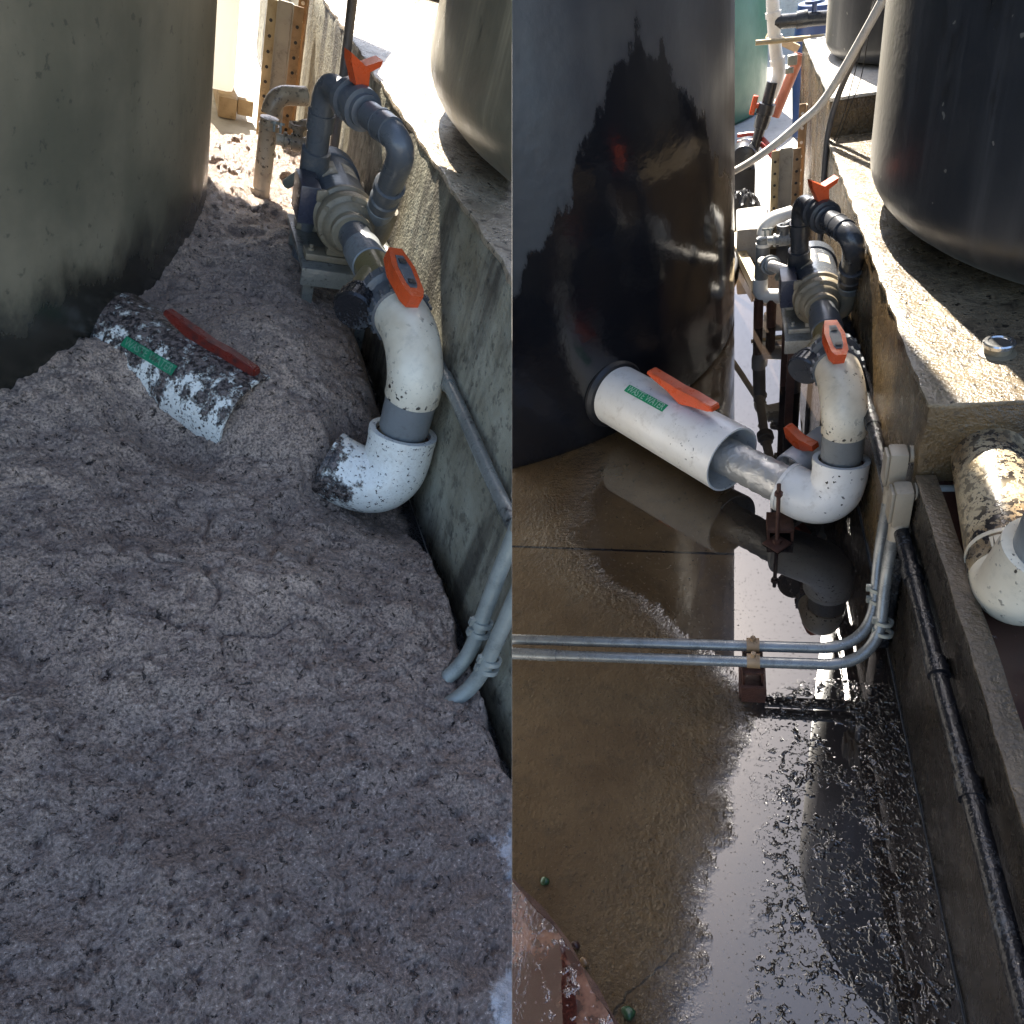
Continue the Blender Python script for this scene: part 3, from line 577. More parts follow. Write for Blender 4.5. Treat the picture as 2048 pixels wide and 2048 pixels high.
def drain(Y, A):
    t = Y.thing('drain_pipe', 'mud streaked white bent pipe rising from far end of the sludge' if A else 'white bent drain pipe on dark legs left of the pump', 'pipe', (.135, 3.1, 0))
    dz = .05 if A else 0
    P = fillet([(.13, 3.08, .15), (.14, 3.08, .425+dz), (.235, 3.12, .43+dz)], .055, 10); m = 'pvc_blotchy' if A else 'pvc_white'
    mb = MB(); mb.ring_tube([(.128, 3.08, 0 if A else .15), (.136, 3.08, .36+dz)], .0265, 24); Y.part('upright', mb, m if A else 'mid_grey_pvc', t)
    mb = MB(); mb.ring_tube(P[1:], .0275, 24); mb.ring((.137, 3.08, .33+dz), (0, 0, 1), 0, .012, .030, .026); Y.part('top_elbow', mb, m, t)
    mb = MB(); mb.ring_tube(fillet([(.128, 3.08, .2), (.127, 3.08, .125), (.225, 3.06, .125)], .045, 10), .029, 24); Y.part('bottom_elbow', mb, m, t)
    if not A:
        for x in (.122, .172):
            mb = MB(); mb.ring_tube([(x, 3.06, 0), (x, 3.06, .12)], .019, 16); Y.part('leg', mb, 'rust', t)
    t = Y.thing('valve_branch', 'short fouled branch pipe with unions left of the grey delivery pipe' if A else 'short grey branch pipe with unions behind the pump motor', 'pipe', (.2, 3.05, .38))
    mb = MB(); mb.ring_tube([(.145, 2.98, .385), (.235, 2.98, .385)], .016, 20)
    mb.lathe((.165, 2.98, .385), (1, 0, 0), [(0, .016), (.002, .024), (.01, .024), (.011, .018), (.022, .018), (.023, .024), (.05, .024), (.052, .02), (.062, .02), (.064, .024), (.08, .024)], 24)
    Y.part('union', mb, 'pvc_blotchy' if A else 'mid_grey_pvc', t)
    mb = MB(); mb.ring_tube(fillet([(.205, 2.98, .385), (.205, 2.98, .435), (.24, 3.0, .44)], .03), .015, 18); mb.ring((.20, 2.98, .425), (0, 0, 1), 0, .014, .023, .014); Y.part('bend', mb, 'pvc_blotchy' if A else 'grey_pvc', t)
    for dx in (-.028, -.01): 
        mb = MB(); mb.lathe((.165+dx, 2.972, .405), (0, .3, 1), [(0, .004), (.02, .004), (.021, .011), (.028, .011)], 10); Y.part('bolt', mb, 'galvanised', t)
    if not A:
        t = Y.thing('cable_elbow', 'white pipe nose with wide collar entering the small navy box', 'pipe fitting', (.16, 2.8, .35))
        mb = MB(); mb.ring_tube(fillet([(.13, 3.0, .30), (.148, 2.80, .365), (.187, 2.52, .45)], .04), .018, 20); Y.part('pipe', mb, 'white_hose', t)
        mb = MB(); d = Vector((.039, -.28, .085)); mb.lathe((.147, 2.815, .36), d, [(0, .02), (.002, .033), (.03, .034), (.032, .028), (.05, .026), (.052, .02)], 24); Y.part('collar', mb, 'mid_grey_pvc', t)
def post(Y, A):
    yy, x0 = 3.9, .198; H = .575 if A else .452
    t = Y.thing('strut_post', 'perforated steel post behind the pump, tan flanges and pale centre, sludge at its foot' if A else 'perforated steel post behind the pump, free standing with pale web', 'post', (x0+.06, yy, 0))
    mb = MB(); mb.box((x0+.036, yy+.02, 0), (x0+.092, yy+.026, H)); mb.box((x0+.034, yy, 0), (x0+.038, yy+.03, H)); mb.box((x0+.090, yy, 0), (x0+.094, yy+.03, H)); Y.part('web', mb, 'zinc_plate', t)
    for xa, mt in ((x0, 'strut_steel'), (x0+.094, 'rust_tan')):
        mb = MB(); mb.box((xa, yy-.004, 0), (xa+.034, yy, H), .0008); k = set(mb.b.faces)
        z = .04
        while z < H-.02:
            mb.lathe((xa+.017, yy-.0035, z), (0, -1, 0), [(0, .001), (0, .0062), (.0012, .0062), (.0012, .001)], 12); z += .052
        mb.second(k); Y.part('flange', mb, (mt, 'black_rubber'), t)
    t2 = Y.thing('angle_post', 'tall brown slotted angle against sunlit wall in the sludge yard' if A else 'tall brown slotted angle against the brown block in the washed yard', 'post', (.345, 3.95, 0))
    mb = MB(); mb.box((.312, 3.95, 0), (.345, 3.955, .62)); mb.box((.340, 3.92, 0), (.345, 3.95, .62)); k = set(mb.b.faces); z = .1
    while z < .6: mb.lathe((.328, 3.949, z), (0, -1, 0), [(0, .001), (0, .007), (.001, .007), (.001, .001)], 12); z += .06
    mb.second(k); Y.part('angle', mb, ('rust_tan', 'white_hose'), t2)  # white discs stand in for daylight showing through the holes
def wall_conduit(Y, A):
    m = 'conduit_dirty' if A else 'black_pipe'
    t = Y.thing('wall_conduit', 'spattered pipe running low along the stained wall beside the sludge' if A else 'wet black pipe running along the wall between pump and corner', 'pipe', (.342, 1.4, .37))
    P = [(.342, 2.75-3.2*k/60, .372+.002*sin(k*.7)) for k in range(61)]
    mb = MB(); mb.ring_tube(P, .0130 if A else .0150, 16); Y.part('tube', mb, m, t, True)
    for y in ((2.3, 1.75, 1.25) if A else (2.2, 1.72, 1.18, .95, .72)):
        mb = MB(); mb.ring((.342, y, .372), (0, 1, 0), 0, .035, .0155 if A else .0185, .012, 20); Y.part('joint', mb, m, t, True)
def cable(Y, A):
    mb = MB(); mb.ring_tube(spline([(.340, 3.1, .0), (.338, 3.1, .35), (.335, 3.1, .55), (.33, 3.1, .72), (.32, 3.1, .95)] if A else [(.352, 3.19, .0), (.353, 3.2, .35), (.351, 3.2, .55), (.357, 3.2, .69), (.385, 3.19, .815), (.437, 3.1, .99), (.475, 3.05, 1.15)], 8), .014 if A else .010, 12)
    Y.solo('power_cable', mb, 'cable_grey', 'brown cable going up the sunlit wall behind the grey delivery pipe' if A else 'grey cable rising beside the brown block towards the black tank', 'cable')
for Y, A in ((YA, True), (YB, False)):
    suction(Y, A); pump(Y, A); discharge(Y, A); drain(Y, A); post(Y, A); wall_conduit(Y, A); cable(Y, A)

# white sleeve coming out of the big tank
S0, S1, SR = Vector((-.385, 2.325, .152)), Vector((.012, 1.942, .126)), .1035
SD = (S1-S0).normalized(); SS = SD.cross(Vector((0, 0, 1))).normalized(); SU = SS.cross(SD).normalized()
def on_sleeve(t, ang, r=SR): return S0+SD*t+(SU*cos(ang)-SS*sin(ang)*-1)*r
def sleeve(Y, A):
    L = (S1-S0).length
    t = Y.thing('sleeve_pipe', 'white waste pipe half buried in sludge and smeared black' if A else 'clean white waste pipe leaving the glossy black tank', 'pipe', S0)
    mb = MB(); mb.lathe(S0, SD, [(-.12, SR-.004), (-.12, SR), (0, SR), (L*.5, SR), (L, SR), (L, SR-.006), (L*.4, SR-.006), (L*.4, .01)], 64)
    Y.part('sleeve', mb, 'sleeve_fouled' if A else 'pvc_white', t)
    if not A:
        mb = MB(); mb.lathe(S0, SD, [(-.1, .124), (.018, .124), (.03, .114), (.032, .1)], 48); Y.part('tank_grommet', mb, 'black_rubber', t)
    # label tape with embossed lettering
    t0, t1, am, da = (.275, .405, .80, .11) if A else (.135, .315, .42, .135)
    mb = MB(); n = 10; rows = []
    for i in range(n+1):
        a = am+da*(i/n-.5)*2; rows.append([mb.b.verts.new(on_sleeve(t0+(t1-t0)*j/6, a, SR+.0012)) for j in range(7)])
    for p, q in zip(rows, rows[1:]):
        for j in range(6): mb.b.faces.new((p[j], p[j+1], q[j+1], q[j]))
    lab = Y.part('label_tape', mb, 'label_dirty' if A else 'label_green', t)
    cu = bpy.data.curves.new('lettering', 'FONT'); cu.body = 'WASTE WATER'; cu.size = 1; cu.align_x = 'CENTER'; cu.align_y = 'CENTER'; cu.offset = .006
    ob = bpy.data.objects.new('tmp', cu); COL.objects.link(ob); dg = bpy.context.evaluated_depsgraph_get(); me = bpy.data.meshes.new_from_object(ob.evaluated_get(dg)); bpy.data.objects.remove(ob)
    bm = bmesh.new(); bm.from_mesh(me); xs = [v.co.x for v in bm.verts]; w = max(xs)-min(xs); k = (t1-t0)*.93/w
    for v in bm.verts:
        v.co = on_sleeve((t0+t1)/2+v.co.x*k, am-v.co.y*k*1.35/SR, SR+.0018)
    tm = Y.part('lettering', bm, 'emboss_dirty' if A else 'emboss_white', lab)
    # lever on top
    c = S0+SD*(.42 if A else .335)+SU*(SR+.028)-SS*.010; c = c if not A else c+Vector((0, 0, -.03))
    mb = MB(); u = SD; w = SU; prof = [(-.145, .022), (-.12, .012), (-.05, .0), (-.02, -.014), (.0, -.030), (.02, -.026), (.05, -.012), (.12, -.002), (.14, .004), (.135, .020), (.05, .024), (.0, .022), (-.06, .028), (-.135, .036)]
    pts = [c+u*a*(.85 if A else 1)+w*b for a, b in prof]; mb.prism(pts, SS*-(.010 if A else .017), SS*(.010 if A else .017))
    bmesh.ops.bevel(mb.b, geom=mb.b.edges[:], offset=.003, segments=2, affect='EDGES')
    h = Y.part('handle', mb, 'red_dirty_plastic' if A else 'orange_plastic', t, ang=30)
    mb = MB(); mb.ring_tube([c-w*.028, c-w*.06], .013, 14); Y.part('stem', mb, 'black_rubber', t)
sleeve(YA, True); sleeve(YB, False)

# floor conduits with bend up the wall, conduit bodies and straps
def floor_conduits(Y, A):
    m = 'galvanised' if A else 'galv_wet'
    for i, (y, yw, zz, ztop, xr) in enumerate(((1.245, 1.405, .10, .505, .332), (1.205, 1.345, .092, .455, .338))):
        if A: lab = ('upper grey conduit coming out of the sludge and up the wall', 'lower grey conduit coming out of the sludge and up the wall')[i]
        else: lab = ('rear one of two grey conduits crossing the wet floor', 'front one of two grey conduits crossing the wet floor')[i]
        t = Y.thing('floor_conduit', lab, 'conduit', (.2, y, 0), 'conduits bent up the wall beside the sludge' if A else 'conduits across the wet floor')
        zz = zz-.03 if A else zz
        if A: y, yw = (1.262, 1.325) if i == 0 else (1.222, 1.265)
        P = fillet([(-1.0, y-.022, zz-(.14 if A else 0)), (xr-.03, y, zz), (xr-.012, yw-.02, .28), (xr, yw, .47)], [.12, .06], 14)
        mb = MB(); mb.ring_tube(P, .0125 if not A else .0135, 20); Y.part('tube', mb, m, t, True)
        if not A and i == 1:
            mb = MB(); mb.ring((-.40, y-.012, zz), (1, 0, 0), -.15, .0, .0145, .012, 20); Y.part('sleeve_joint', mb, m, t, True)
        for k in range(2):
            zc = .185+.02*k-.03*i; mb = MB(); yy_ = y+(yw-.02-y)*max(0, min(1, (zc-zz)/(.28-zz)))
            mb.ring((xr-.016, yy_, zc), (.1, .28, 1), -.004, .004, .019, .0135, 20); mb.box((xr-.04, yy_-.004, zc-.003), (xr-.03, yy_+.004, zc+.012)); Y.part('strap', mb, 'galvanised', t, A)
        yb = yw+.012; bz = ztop
        mb = MB(); mb.box((xr-.018, yb-.036, bz-.072), (xr+.018, yb+.008, bz+.020), .008); mb.ring_tube([(xr, yb-.018, bz-.07), (xr-.001, yb-.03, bz-.105)], .019, 18)
        bd = Y.part('conduit_body', mb, 'conduit_body', t, A)
        mb = MB(); mb.box((xr-.024, yb-.032, bz-.06), (xr-.0175, yb+.004, bz+.014), .002); Y.part('cover_plate', mb, 'conduit_body', bd, A)
        mb = MB(); mb.ring_tube([(xr+.02, yb-.012, bz+.006), (xr+.055, yb-.012, bz+.006)], .0175, 18); Y.part('gland', mb, 'conduit_body', bd, A)
        mb = MB(); mb.ring_tube([(xr+.055, yb-.012, bz+.006), (xr+.6, yb-.012, bz+.006)], .0125, 18); Y.part('outlet_tube', mb, ('rust', 'galvanised')[i], t, A)
floor_conduits(YA, True); floor_conduits(YB, False)

# ================================================================== YARD A: sludge
def sludge():
    N1, N2, N3 = VNoise(3), VNoise(5), VNoise(9)
    xs = np.arange(-.85, .3601, .0025); ys = [.62]
    while ys[-1] < 4.35: ys.append(ys[-1] + .0023 + .0016*(ys[-1]-.62))
    ys = np.array(ys); X, Yv = np.meshgrid(xs, ys)
    h = .10 + .11*sst(Yv, 1.5, 2.3) - .02*sst(Yv, 2.5, 3.2) + .045*N1.fbm(X*2.2, Yv*2.2, 3) + .045*N2.fbm(X*6, Yv*6, 4)*1.2
    wl = .026*N3.fbm(X*17+N1.fbm(X*5, Yv*5, 2)*3, Yv*17, 4, .6); h += wl*1.35
    rid = np.abs(N2.fbm(X*5.5+3, Yv*9+7, 3, .5)); h -= .013*np.exp(-(rid/(.016+.03*np.abs(N3.fbm(X*8, Yv*8, 2))))**2)*sst(N1.fbm(X*1.7+9, Yv*1.7, 2), -.06, .16)*sst(Yv, 1.0, 1.25)
    h0 = h.copy(); h += .0075*N1.fbm(X*62, Yv*62, 4, .6) + .010*(np.abs(N2.fbm(X*26, Yv*26, 3, .55))-.1); pit = N3.fbm(X*48+5, Yv*48, 3, .6); h -= .008*sst(pit, .15, .28); tex = h-h0 + wl*1.1
    # heaped behind the buried pipe, hollowed in front of it
    q = np.stack([X-S0.x, Yv-S0.y]); al = q[0]*SD.x+q[1]*SD.y; ac = q[0]*SS.x+q[1]*SS.y     # + = right/front of the pipe
    dt = np.hypot(X+1.83, Yv-3.06)-1.8; onp = sst(al, -.25, .15)*(1-sst(al, .48, .68))*sst(dt, .02, .24)
    side = ac if SS.y < 0 else -ac
    h += onp*(.055*np.exp(-((side+.115)/.11)**2)) + .07*np.exp(-(((X-.14)/.12)**2+((Yv-2.33)/.28)**2)) + .065*np.exp(-(((X-.06)/.17)**2+((Yv-2.08)/.20)**2)) - onp*.085*np.exp(-((side-.15)/.075)**2)
    h += .03*np.exp(-(((al-.60)/.12)**2+((side+.06)/.11)**2))
    # mound towards the tank, shallow gutter at the wall and round the elbow foot
    h += .05*np.exp(-(((X+.42)/.22)**2+((Yv-1.72)/.22)**2)) + .03*np.exp(-(((X+.1)/.25)**2+((Yv-1.45)/.12)**2))
    dt = np.hypot(X+1.83, Yv-3.06)-1.8; h += .03*np.exp(-np.clip(dt, 0, 9)/.10)*sst(Yv, 2.2, 2.8)
    h -= sst(X+.03*N1.fbm(X*9, Yv*9, 3), .312, .35)*.07*sst(Yv, .9, 1.2); de = np.hypot(X-.275, Yv-1.77); h -= (.10+.04*sst(Yv, 1.75, 1.95))*np.exp(-(de/.135)**2) + .02*np.exp(-(de/.26)**2)
    h += .075*np.exp(-(((X-.115)/.06)**2+((Yv-1.845)/.06)**2)); hs = h-tex; h = hs - .6*np.maximum(hs-.20, 0)*(1-sst(np.hypot(X-.06, Yv-2.05), .35, .5)) + tex
    h -= .12*np.exp(-((X-.34)/.055)**2)*sst(Yv, 1.8, 2.0)*(1-sst(Yv, 2.9, 3.2))
    h = np.where(X > .352, h-.01, h); h = np.maximum(h, .004); h -= .2*sst(Yv+.3*N2.fbm(X*4, Yv*4, 3), 3.55, 4.0)*sst(X, -.08, .10) + .25*sst(Yv, 4.0, 4.3)
    keep = (dt > -.03) & (h > -.015)
    camx = FA.R[0]*(X-FA.cam[0])+FA.F[0]*(Yv-FA.cam[1])+FA.U[0]*(h-FA.cam[2]); keep &= camx < 0.006
    idx = -np.ones(X.shape, int); idx[keep] = np.arange(keep.sum()); V = np.stack([X[keep], Yv[keep], h[keep]], 1)
    a, b, c, d = idx[:-1, :-1], idx[:-1, 1:], idx[1:, 1:], idx[1:, :-1]; ok = (a >= 0) & (b >= 0) & (c >= 0) & (d >= 0)
    F = np.stack([a[ok], b[ok], c[ok], d[ok]], 1)
    # pull the cells that cross the meeting plane back onto it
    cx = FA.R[0]*(V[:, 0]-FA.cam[0])+FA.F[0]*(V[:, 1]-FA.cam[1])+FA.U[0]*(V[:, 2]-FA.cam[2]); V[:, 0] -= np.maximum(cx+.0003, 0)/FA.R[0]
    me = bpy.data.meshes.new('sludge'); me.vertices.add(len(V)); me.vertices.foreach_set('co', V.ravel()); me.loops.add(F.size); me.loops.foreach_set('vertex_index', F.ravel())
    me.polygons.add(len(F)); me.polygons.foreach_set('loop_start', np.arange(0, F.size, 4)); me.update(calc_edges=True)
    me.polygons.foreach_set('use_smooth', [True]*len(F)); me.materials.append(M['sludge'])
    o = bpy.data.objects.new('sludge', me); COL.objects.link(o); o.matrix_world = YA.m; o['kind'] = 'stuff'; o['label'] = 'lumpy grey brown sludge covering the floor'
sludge()

# things at the far end of yard A
t = YA.thing('storage_crate', 'white sunlit crate on a timber pallet left of the perforated post', 'crate', (.0, 4.6, 0))
mb = MB(); mb.box((-.45, 4.40, .09), (.155, 5.2, .50), .03); YA.part('body', mb, 'white_translucent', t)
mb = MB(); mb.box((.09, 4.36, .0), (.165, 5.2, .085), .004); YA.part('runner', mb, 'tan_wood', t)
mb = MB(); mb.box((.17, 4.38, .02), (.235, 4.42, .085), .004); YA.part('block', mb, 'tan_wood', t)
mb = MB(); mb.lathe((.10, 4.62, .50), (0, 0, 1), [(0, .001), (0, .062), (.02, .062), (.10, .022), (.13, .02), (.135, .026), (.16, .026), (.162, .001)], 28); YA.solo('plastic_jug', mb, 'galvanised', 'grey cone shaped bottle standing on the white crate', 'bottle')
mb = MB(); mb.ring_tube(spline([(.135, 4.75, .50), (.15, 4.72, .62), (.16, 4.7, .72), (.19, 4.72, .80)], 6), .018, 12); YA.solo('red_hose', mb, 'red_hose', 'short red hose beside the grey bottle on the crate', 'hose')
mb = MB(); mb.box((-3.4, 9.5, 0), (3.9, 9.7, 1.4)); YA.solo('yard_wall', mb, 'concrete_pale', 'pale boundary wall far behind the sludge yard', 'wall', True)

# ================================================================== YARD B: everything else
# stand under the elbow
t = YB.thing('pipe_support', 'rusty threaded pipe stand under the white elbow, plate on the wet floor', 'stand', (.131, 1.709, 0))
RZ = Matrix.Rotation(radians(45), 3, 'Z')
mb = MB(); mb.box((.103, 1.681, .0), (.159, 1.737, .005), .001, RZ, (.131, 1.709, 0)); YB.part('base_plate', mb, 'rust', t)
mb = MB(); mb.ring_tube([(.131, 1.709, .004), (.131, 1.735, .19)], .0055, 10); mb.lathe((.131, 1.709, .004), (0, 0, 1), [(0, .012), (.012, .012), (.013, .006)], 6); mb.lathe((.131, 1.73, .155), (0, 0, 1), [(0, .011), (.012, .011)], 6); YB.part('rod', mb, 'rust', t)
mb = MB(); mb.box((.105, 1.72, .03), (.175, 1.80, .042), .002); mb.box((.105, 1.72, .0), (.112, 1.80, .042), .001); mb.box((.168, 1.72, .0), (.175, 1.80, .042), .001); YB.part('saddle', mb, 'rust', t)
# second valve sleeve behind the elbow
t = YB.thing('valve_sleeve', 'small white open ended pipe with orange lever half hidden behind the elbow', 'pipe', (.2, 2.0, .0))
a, b = Vector((.172, 1.945, .088)), Vector((.285, 2.075, .10)); d = (b-a).normalized(); L = (b-a).length
mb = MB(); mb.lathe(a, d, [(.02, .036), (0, .040), (0, .046), (L, .046), (L, .03)], 36, False); YB.part('sleeve', mb, 'pvc_white', t)
mb = MB(); mb.lathe(a, d, [(.004, .001), (.006, .015), (.014, .028), (.022, .0395)], 32, False); YB.part('valve_ball', mb, 'chrome', t)
c = a+d*.05+Vector((0, 0, .072)); s_ = d.cross(Vector((0, 0, 1))).normalized(); u = (d*.2-s_*1.).normalized()
mb = MB(); mb.prism([c+u*x+Vector((0, 0, z)) for x, z in ((-.06, .0), (-.02, -.02), (.01, -.026), (.05, -.012), (.062, .018), (.05, .024), (.0, .010), (-.055, .014))], -d*.014, d*.014); YB.part('handle', mb, 'orange_plastic', t, ang=25)
mb = MB(); mb.ring_tube([c, c-Vector((0, 0, .05))], .011, 12); YB.part('stem', mb, 'black_rubber', t)
# bracket carrying the two floor conduits
t = YB.thing('conduit_clamp', 'rusty clamp holding both grey conduits above the puddle', 'clamp', (.053, 1.225, 0))
mb = MB(); mb.box((.030, 1.18, .008), (.035, 1.265, .078)); mb.box((.070, 1.18, .008), (.075, 1.265, .078)); mb.box((.030, 1.18, .072), (.075, 1.265, .079)); mb.box((.022, 1.17, .0), (.083, 1.275, .008), .002); YB.part('channel', mb, 'rust', t)
for y, zz in ((1.244, .10), (1.204, .092)):
    mb = MB(); mb.ring((.053, y, zz), (1, 0, 0), -.014, .014, .0165, .0125, 20); mb.lathe((.053, y, zz+.014), (0, 0, 1), [(0, .006), (.012, .006)], 8); YB.part('strap', mb, 'rust_tan', t)
mb = MB(); mb.box((.026, 1.16, .0), (.079, 1.168, .05)); YB.part('end_plate', mb, 'rust', t)
# big fouled pipe over the pit
t = YB.thing('pit_pipe', 'thick cream pipe over the brown liquid, top splashed with black muck', 'pipe', (.48, 1.2, .47))
mb = MB(); P = fillet([(.9, 1.46, .535), (.49, 1.46, .535), (.450, 1.06, .505)], .115, 16); mb.ring_tube(P, .062, 40); YB.part('bend', mb, 'pvc_foul', t)
P = fillet([(.456, 1.095, .507), (.450, 1.02, .502), (.462, .995, .62)], .06, 12); mb = MB(); mb.ring_tube(P, .064, 40); mb.ring((.4565, 1.10, .507), (.05, .38, .01), -.004, .004, .066, .055); YB.part('end_elbow', mb, 'pvc_cream_clean', t)
mb = MB(); mb.ring_tube([(.462, .995, .55), (.50, .97, 1.25)], .052, 36); YB.part('grey_riser', mb, 'mid_grey_pvc', t)
# floor drain cap on plinth
t = YB.thing('metal_fitting', 'round shiny metal cap on the plinth in front of the black tank', 'cap', (.516, 1.545, .652))
mb = MB(); mb.lathe((.516, 1.545, .650), (0, 0, 1), [(0, .034), (.004, .034), (.006, .024), (.018, .024)], 32); YB.part('neck', mb, 'cast_iron', t)
mb = MB(); mb.lathe((.516, 1.545, .668), (0, 0, 1), [(0, .022), (.001, .028), (.008, .029), (.011, .027), (.0115, .021), (.009, .019), (.009, .001)], 40); YB.part('cover', mb, 'chrome', t)
# rusty plate with puddle in the near corner
t = YB.thing('steel_plate', 'red brown steel plate with a puddle in the nearest corner', 'plate', (-.75, .18, 0))
cx, cy, R = -1.05, -.20, 1.09
mb = MB(); mb.lathe((cx, cy, .02), (0, 0, 1), [(0, .001), (0, R-.004), (.018, R-.004), (.018, .001)], 160); YB.part('plate', mb, 'lid_puddle', t, True)
mb = MB(); mb.ring((cx, cy, .012), (0, 0, 1), 0, .029, R, R-.005, 160); 
[setattr(v, 'co', v.co+Vector((cx-v.co.x, cy-v.co.y, 0)).normalized()*random.uniform(-.004, .006)+Vector((0, 0, random.uniform(-.003, .003)))) for v in mb.b.verts]; YB.part('rim', mb, 'rust', t, True)
for i, (x, y, r, m, lb) in enumerate(((-.352, .692, .0085, 'pebble_green', 'green pebble upper left beside the steel plate'), (-.168, .487, .0105, 'pebble_green', 'green pebble nearest the bottom edge beside the steel plate'), (-.255, .556, .008, 'pebble_tan', 'tan pebble between two dark crumbs beside the steel plate'), (-.273, .583, .0075, 'pebble_dark', 'dark red crumb beside the steel plate'))):
    mb = MB(); bmesh.ops.create_icosphere(mb.b, subdivisions=3, radius=r)
    for v in mb.b.verts: v.co = Vector((v.co.x*1.1, v.co.y, v.co.z*.8))*(1+.18*sin(v.co.x*300+i)*cos(v.co.y*260+2*i)) + Vector((x, y, r*.7))
    YB.solo('pebble', mb, m, lb, 'pebble', group='pebbles beside the steel plate')
# black drain channel pipe low on wall below the conduit bodies
mb = MB(); mb.box((.337, 1.32, .02), (.357, 1.40, .30), .004); YB.solo('rubber_strip', mb, 'black_pipe', 'wet black strip on the wall below the conduit elbows', 'strip')
# far end
YB.solo('storage_tank', tank_mesh((.94, 3.95), .535, .79, 2.2, 96, .07), 'tank_black', 'small dark tank standing on the taller concrete block', 'tank')
YB.solo('storage_tank', MB().lathe((-.66, 7.0, 0), (0, 0, 1), [(0, .001), (0, .95), (.02, .967), (1.0, .967), (1.1, .4), (1.12, .001)], 96), 'green_paint', 'green tank in the background behind the glossy black tank', 'tank')
mb = MB(); mb.ring_tube(spline([(-.15, 3.9, .33), (.031, 3.62, .465), (.155, 3.42, .585), (.266, 3.3, .70), (.342, 3.2, .80), (.441, 3.02, 1.04), (.52, 2.9, 1.25)], 10), .0145, 14)
YB.solo('white_hose', mb, 'white_hose', 'white hose slanting across the far end of the corridor', 'hose')
for i, (dx, lb) in enumerate(((0, 'thin black wire hanging left beside the grey cable'), (.012, 'thin black wire hanging right beside the grey cable'))):
    mb = MB(); mb.ring_tube(spline([(.372+dx, 3.15, .66), (.40+dx, 3.14, .76), (.415+dx*2, 3.12, .86), (.43+dx, 3.05, 1.0), (.45+dx, 3.0, 1.2)], 8), .0016, 6); YB.solo('wire', mb, 'black_rubber', lb, 'wire', group='wires beside the grey cable')
t = YB.thing('riser_pipe', 'dark pipe with red lever standing in front of the green tank', 'pipe', (.18, 4.6, .2))
mb = MB(); mb.ring_tube(spline([(.215, 4.6, 1.02), (.222, 4.6, .90), (.238, 4.6, .74), (.258, 4.6, .655), (.25, 4.6, .60), (.222, 4.6, .53)], 8), .031, 24); YB.part('upper_pipe', mb, 'white_hose', t)
for p, q in (((.222, 4.6, .905), (.224, 4.6, .88)), ((.232, 4.6, .80), (.234, 4.6, .775)), ((.248, 4.6, .70), (.254, 4.6, .67))):
    mb = MB(); mb.ring(p, Vector(q)-Vector(p), 0, .025, .037, .03); YB.part('collar', mb, 'white_hose', t)
mb = MB(); mb.ring_tube([(.23, 4.59, .60), (.205, 4.59, .50)], .03, 24); mb.lathe((.206, 4.59, .505), (-.28, 0, -1), [(0, .03), (.002, .044), (.05, .045), (.055, .038), (.08, .04), (.12, .036), (.124, .028), (.26, .026)], 28); YB.part('lower_valve', mb, 'dark_pvc', t)
mb = MB(); mb.box((.125, 4.57, .46), (.15, 4.60, .55), .004, Matrix.Rotation(.25, 3, 'Y')); mb.box((.14, 4.575, .49), (.18, 4.595, .51)); YB.part('handle', mb, 'orange_plastic', t)
t = YB.thing('cross_pipe', 'dark horizontal pipe with wheel joining the riser pipe at the top', 'pipe', (.35, 4.6, .84))
mb = MB(); mb.ring_tube([(.23, 4.6, .86), (.50, 4.6, .84)], .032, 24); mb.ring((.33, 4.6, .853), (1, 0, 0), 0, .05, .038, .03); YB.part('tube', mb, 'dark_pvc', t)
mb = MB(); mb.ring((.41, 4.58, .915), (0, 0, 1), 0, .012, .045, .02); mb.ring_tube([(.41, 4.6, .86), (.41, 4.59, .92)], .012, 10); YB.part('wheel', mb, 'blue_plastic', t)
mb = MB(); mb.ring_tube([(.14, 4.5, .80), (.45, 4.5, .78)], .012, 12); YB.solo('support_rod', mb, 'strut_steel', 'thin pale rod passing behind the riser pipe', 'rod')
mb = MB(); mb.ring_tube([(.36, 4.75, .66), (.25, 4.75, .40)], .028, 20); mb.ring((.36, 4.75, .66), (.11, 0, .26), -.02, .02, .032, .025); YB.solo('brace_pipe', mb, 'terracotta', 'terracotta coloured brace leaning behind the riser pipe', 'pipe')
mb = MB(); mb.box((.30, 4.62, .655), (.345, 4.66, .70), .003); mb.box((.27, 4.62, .62), (.33, 4.65, .645), .003); YB.solo('junction_box', mb, 'galvanised', 'small grey box beside the riser pipe', 'box')
mb = MB(); mb.box((.22, 5.4, .62), (.42, 5.45, .66), 0, Matrix.Rotation(radians(30), 3, 'Y')); YB.solo('timber_board', mb, 'tan_wood', 'brown board leaning behind the riser pipe', 'board')
t = YB.thing('old_motor', 'black motor lying on the ground below the green tank', 'motor', (.09, 4.6, .2))
mb = MB(); mb.lathe((.088, 4.52, .265), (.1, 1, 0), [(0, .001), (0, .05), (.006, .062), (.02, .066), (.19, .066), (.2, .05)], 36); YB.part('body', mb, 'dark_pvc', t)
mb = MB(); mb.box((.03, 4.53, 0), (.15, 4.70, .205), .01); YB.part('base', mb, 'black_rubber', t)
for i, (z, lb) in enumerate(((.30, 'upper red hose curling right from the black motor'), (.265, 'lower red hose curling right from the black motor'))):
    mb = MB(); mb.ring_tube(spline([(.06, 4.66, z+.05), (.16, 4.62, z+.05), (.24, 4.5, z-.01), (.30, 4.45, z-.06)], 8), .011, 10); YB.solo('hose', mb, 'red_hose', lb, 'hose', group='red hoses by the black motor')
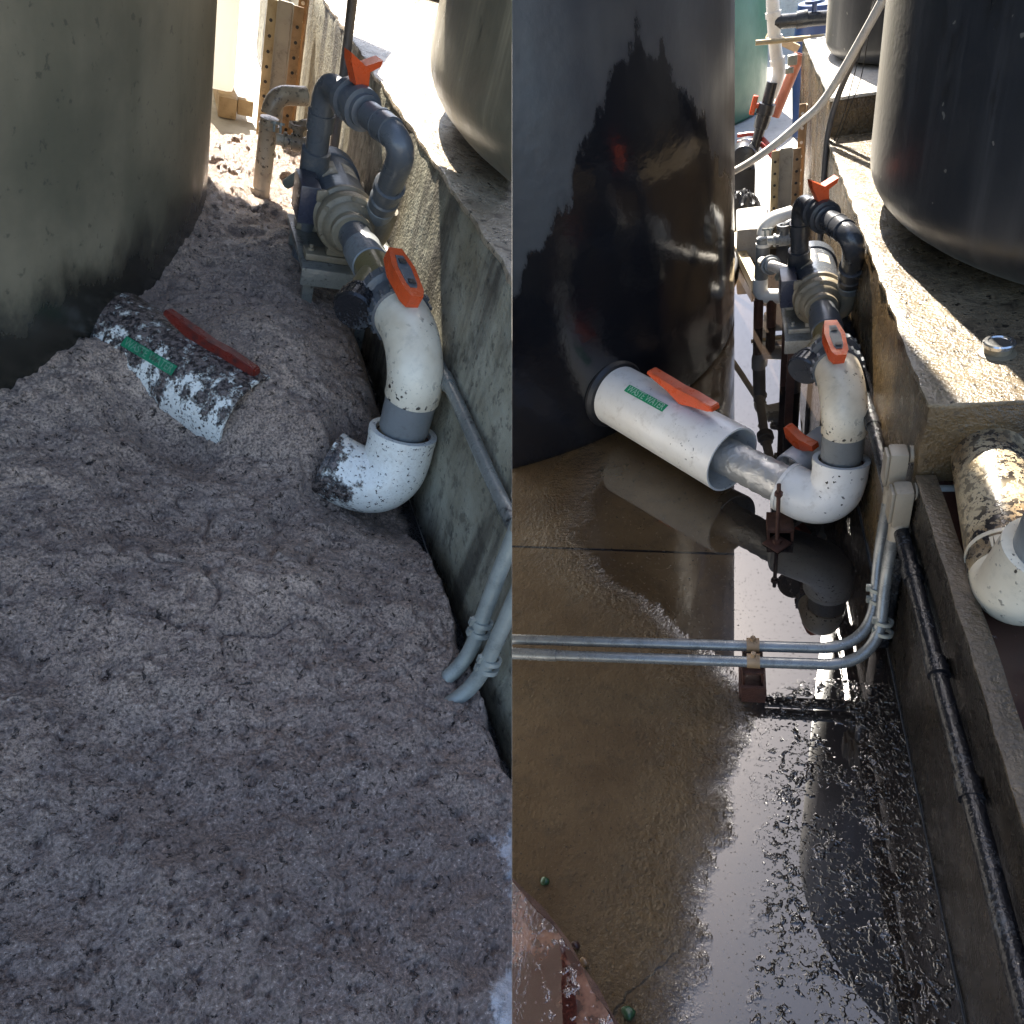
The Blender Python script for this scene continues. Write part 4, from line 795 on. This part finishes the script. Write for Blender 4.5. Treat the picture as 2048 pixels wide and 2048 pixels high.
mb = MB(); bmesh.ops.create_grid(mb.b, x_segments=24, y_segments=24, size=.5)
for v in mb.b.verts:
    x, y = v.co.x, v.co.y; e = max(abs(x), abs(y))*2; v.co = Vector((.06+x*.26, 4.25+y*.24, .17*(1-e**3)+.018*sin(x*31+y*11)*cos(y*27)+.004))
YB.solo('plastic_bag', mb, 'black_rubber', 'crumpled black bag on the ground below the white hose', 'bag')
t = YB.thing('low_trough', 'pale low concrete kerb behind the drain pipe', 'kerb', (.08, 4.1, 0))
mb = rough_box((.045, 3.75, 0), (.19, 4.06, .16), .04, .003, .008, 8); YB.part('body', mb, 'concrete_pale', t)
for i, (dx, m, lb) in enumerate(((0, 'strut_steel', 'perforated steel rail lying along foot of the glossy tank'),)):
    t = YB.thing('steel_rail', lb, 'rail', (.08, 3.6, 0)); a = Vector((.028, 3.98, .05)); b = Vector((.125, 3.42, .03)); w = Vector((.02, .004, 0))
    mb = MB(); mb.prism([a-w, a+w, b+w, b-w], Vector((0, 0, -.03)), Vector((0, 0, .02))); kk = set(mb.b.faces)
    for k in range(9): p = a+(b-a)*((k+.5)/9); mb.lathe(p+Vector((0, 0, .0195)), (0, 0, 1), [(0, .001), (0, .006), (.001, .006), (.001, .001)], 10)
    mb.second(kk); YB.part('bar', mb, (m, 'black_rubber'), t)
mb = MB()
for k, (r, z) in enumerate(((.10, .015), (.115, .03), (.09, .04))): mb.ring_tube([(-.02+r*cos(a*2*pi/40)*.55, 3.72+r*sin(a*2*pi/40)*2.1, z) for a in range(41)], .009, 10)
YB.solo('hose_coil', mb, 'black_rubber', 'black hose coiled against the foot of the glossy tank', 'hose')
mb = MB(); mb.lathe((.62, 5.9, 0), (0, 0, 1), [(0, .001), (0, .19), (.3, .205), (.6, .205), (.75, .19), (.76, .001)], 40); YB.solo('plastic_drum', mb, 'blue_plastic', 'blue drum in the far background past the concrete block', 'drum')
mb = MB(); mb.box((-3.4, 9.5, 0), (3.9, 9.7, 1.4)); YB.solo('yard_wall', mb, 'concrete_pale', 'pale boundary wall far behind the washed yard', 'wall', True)
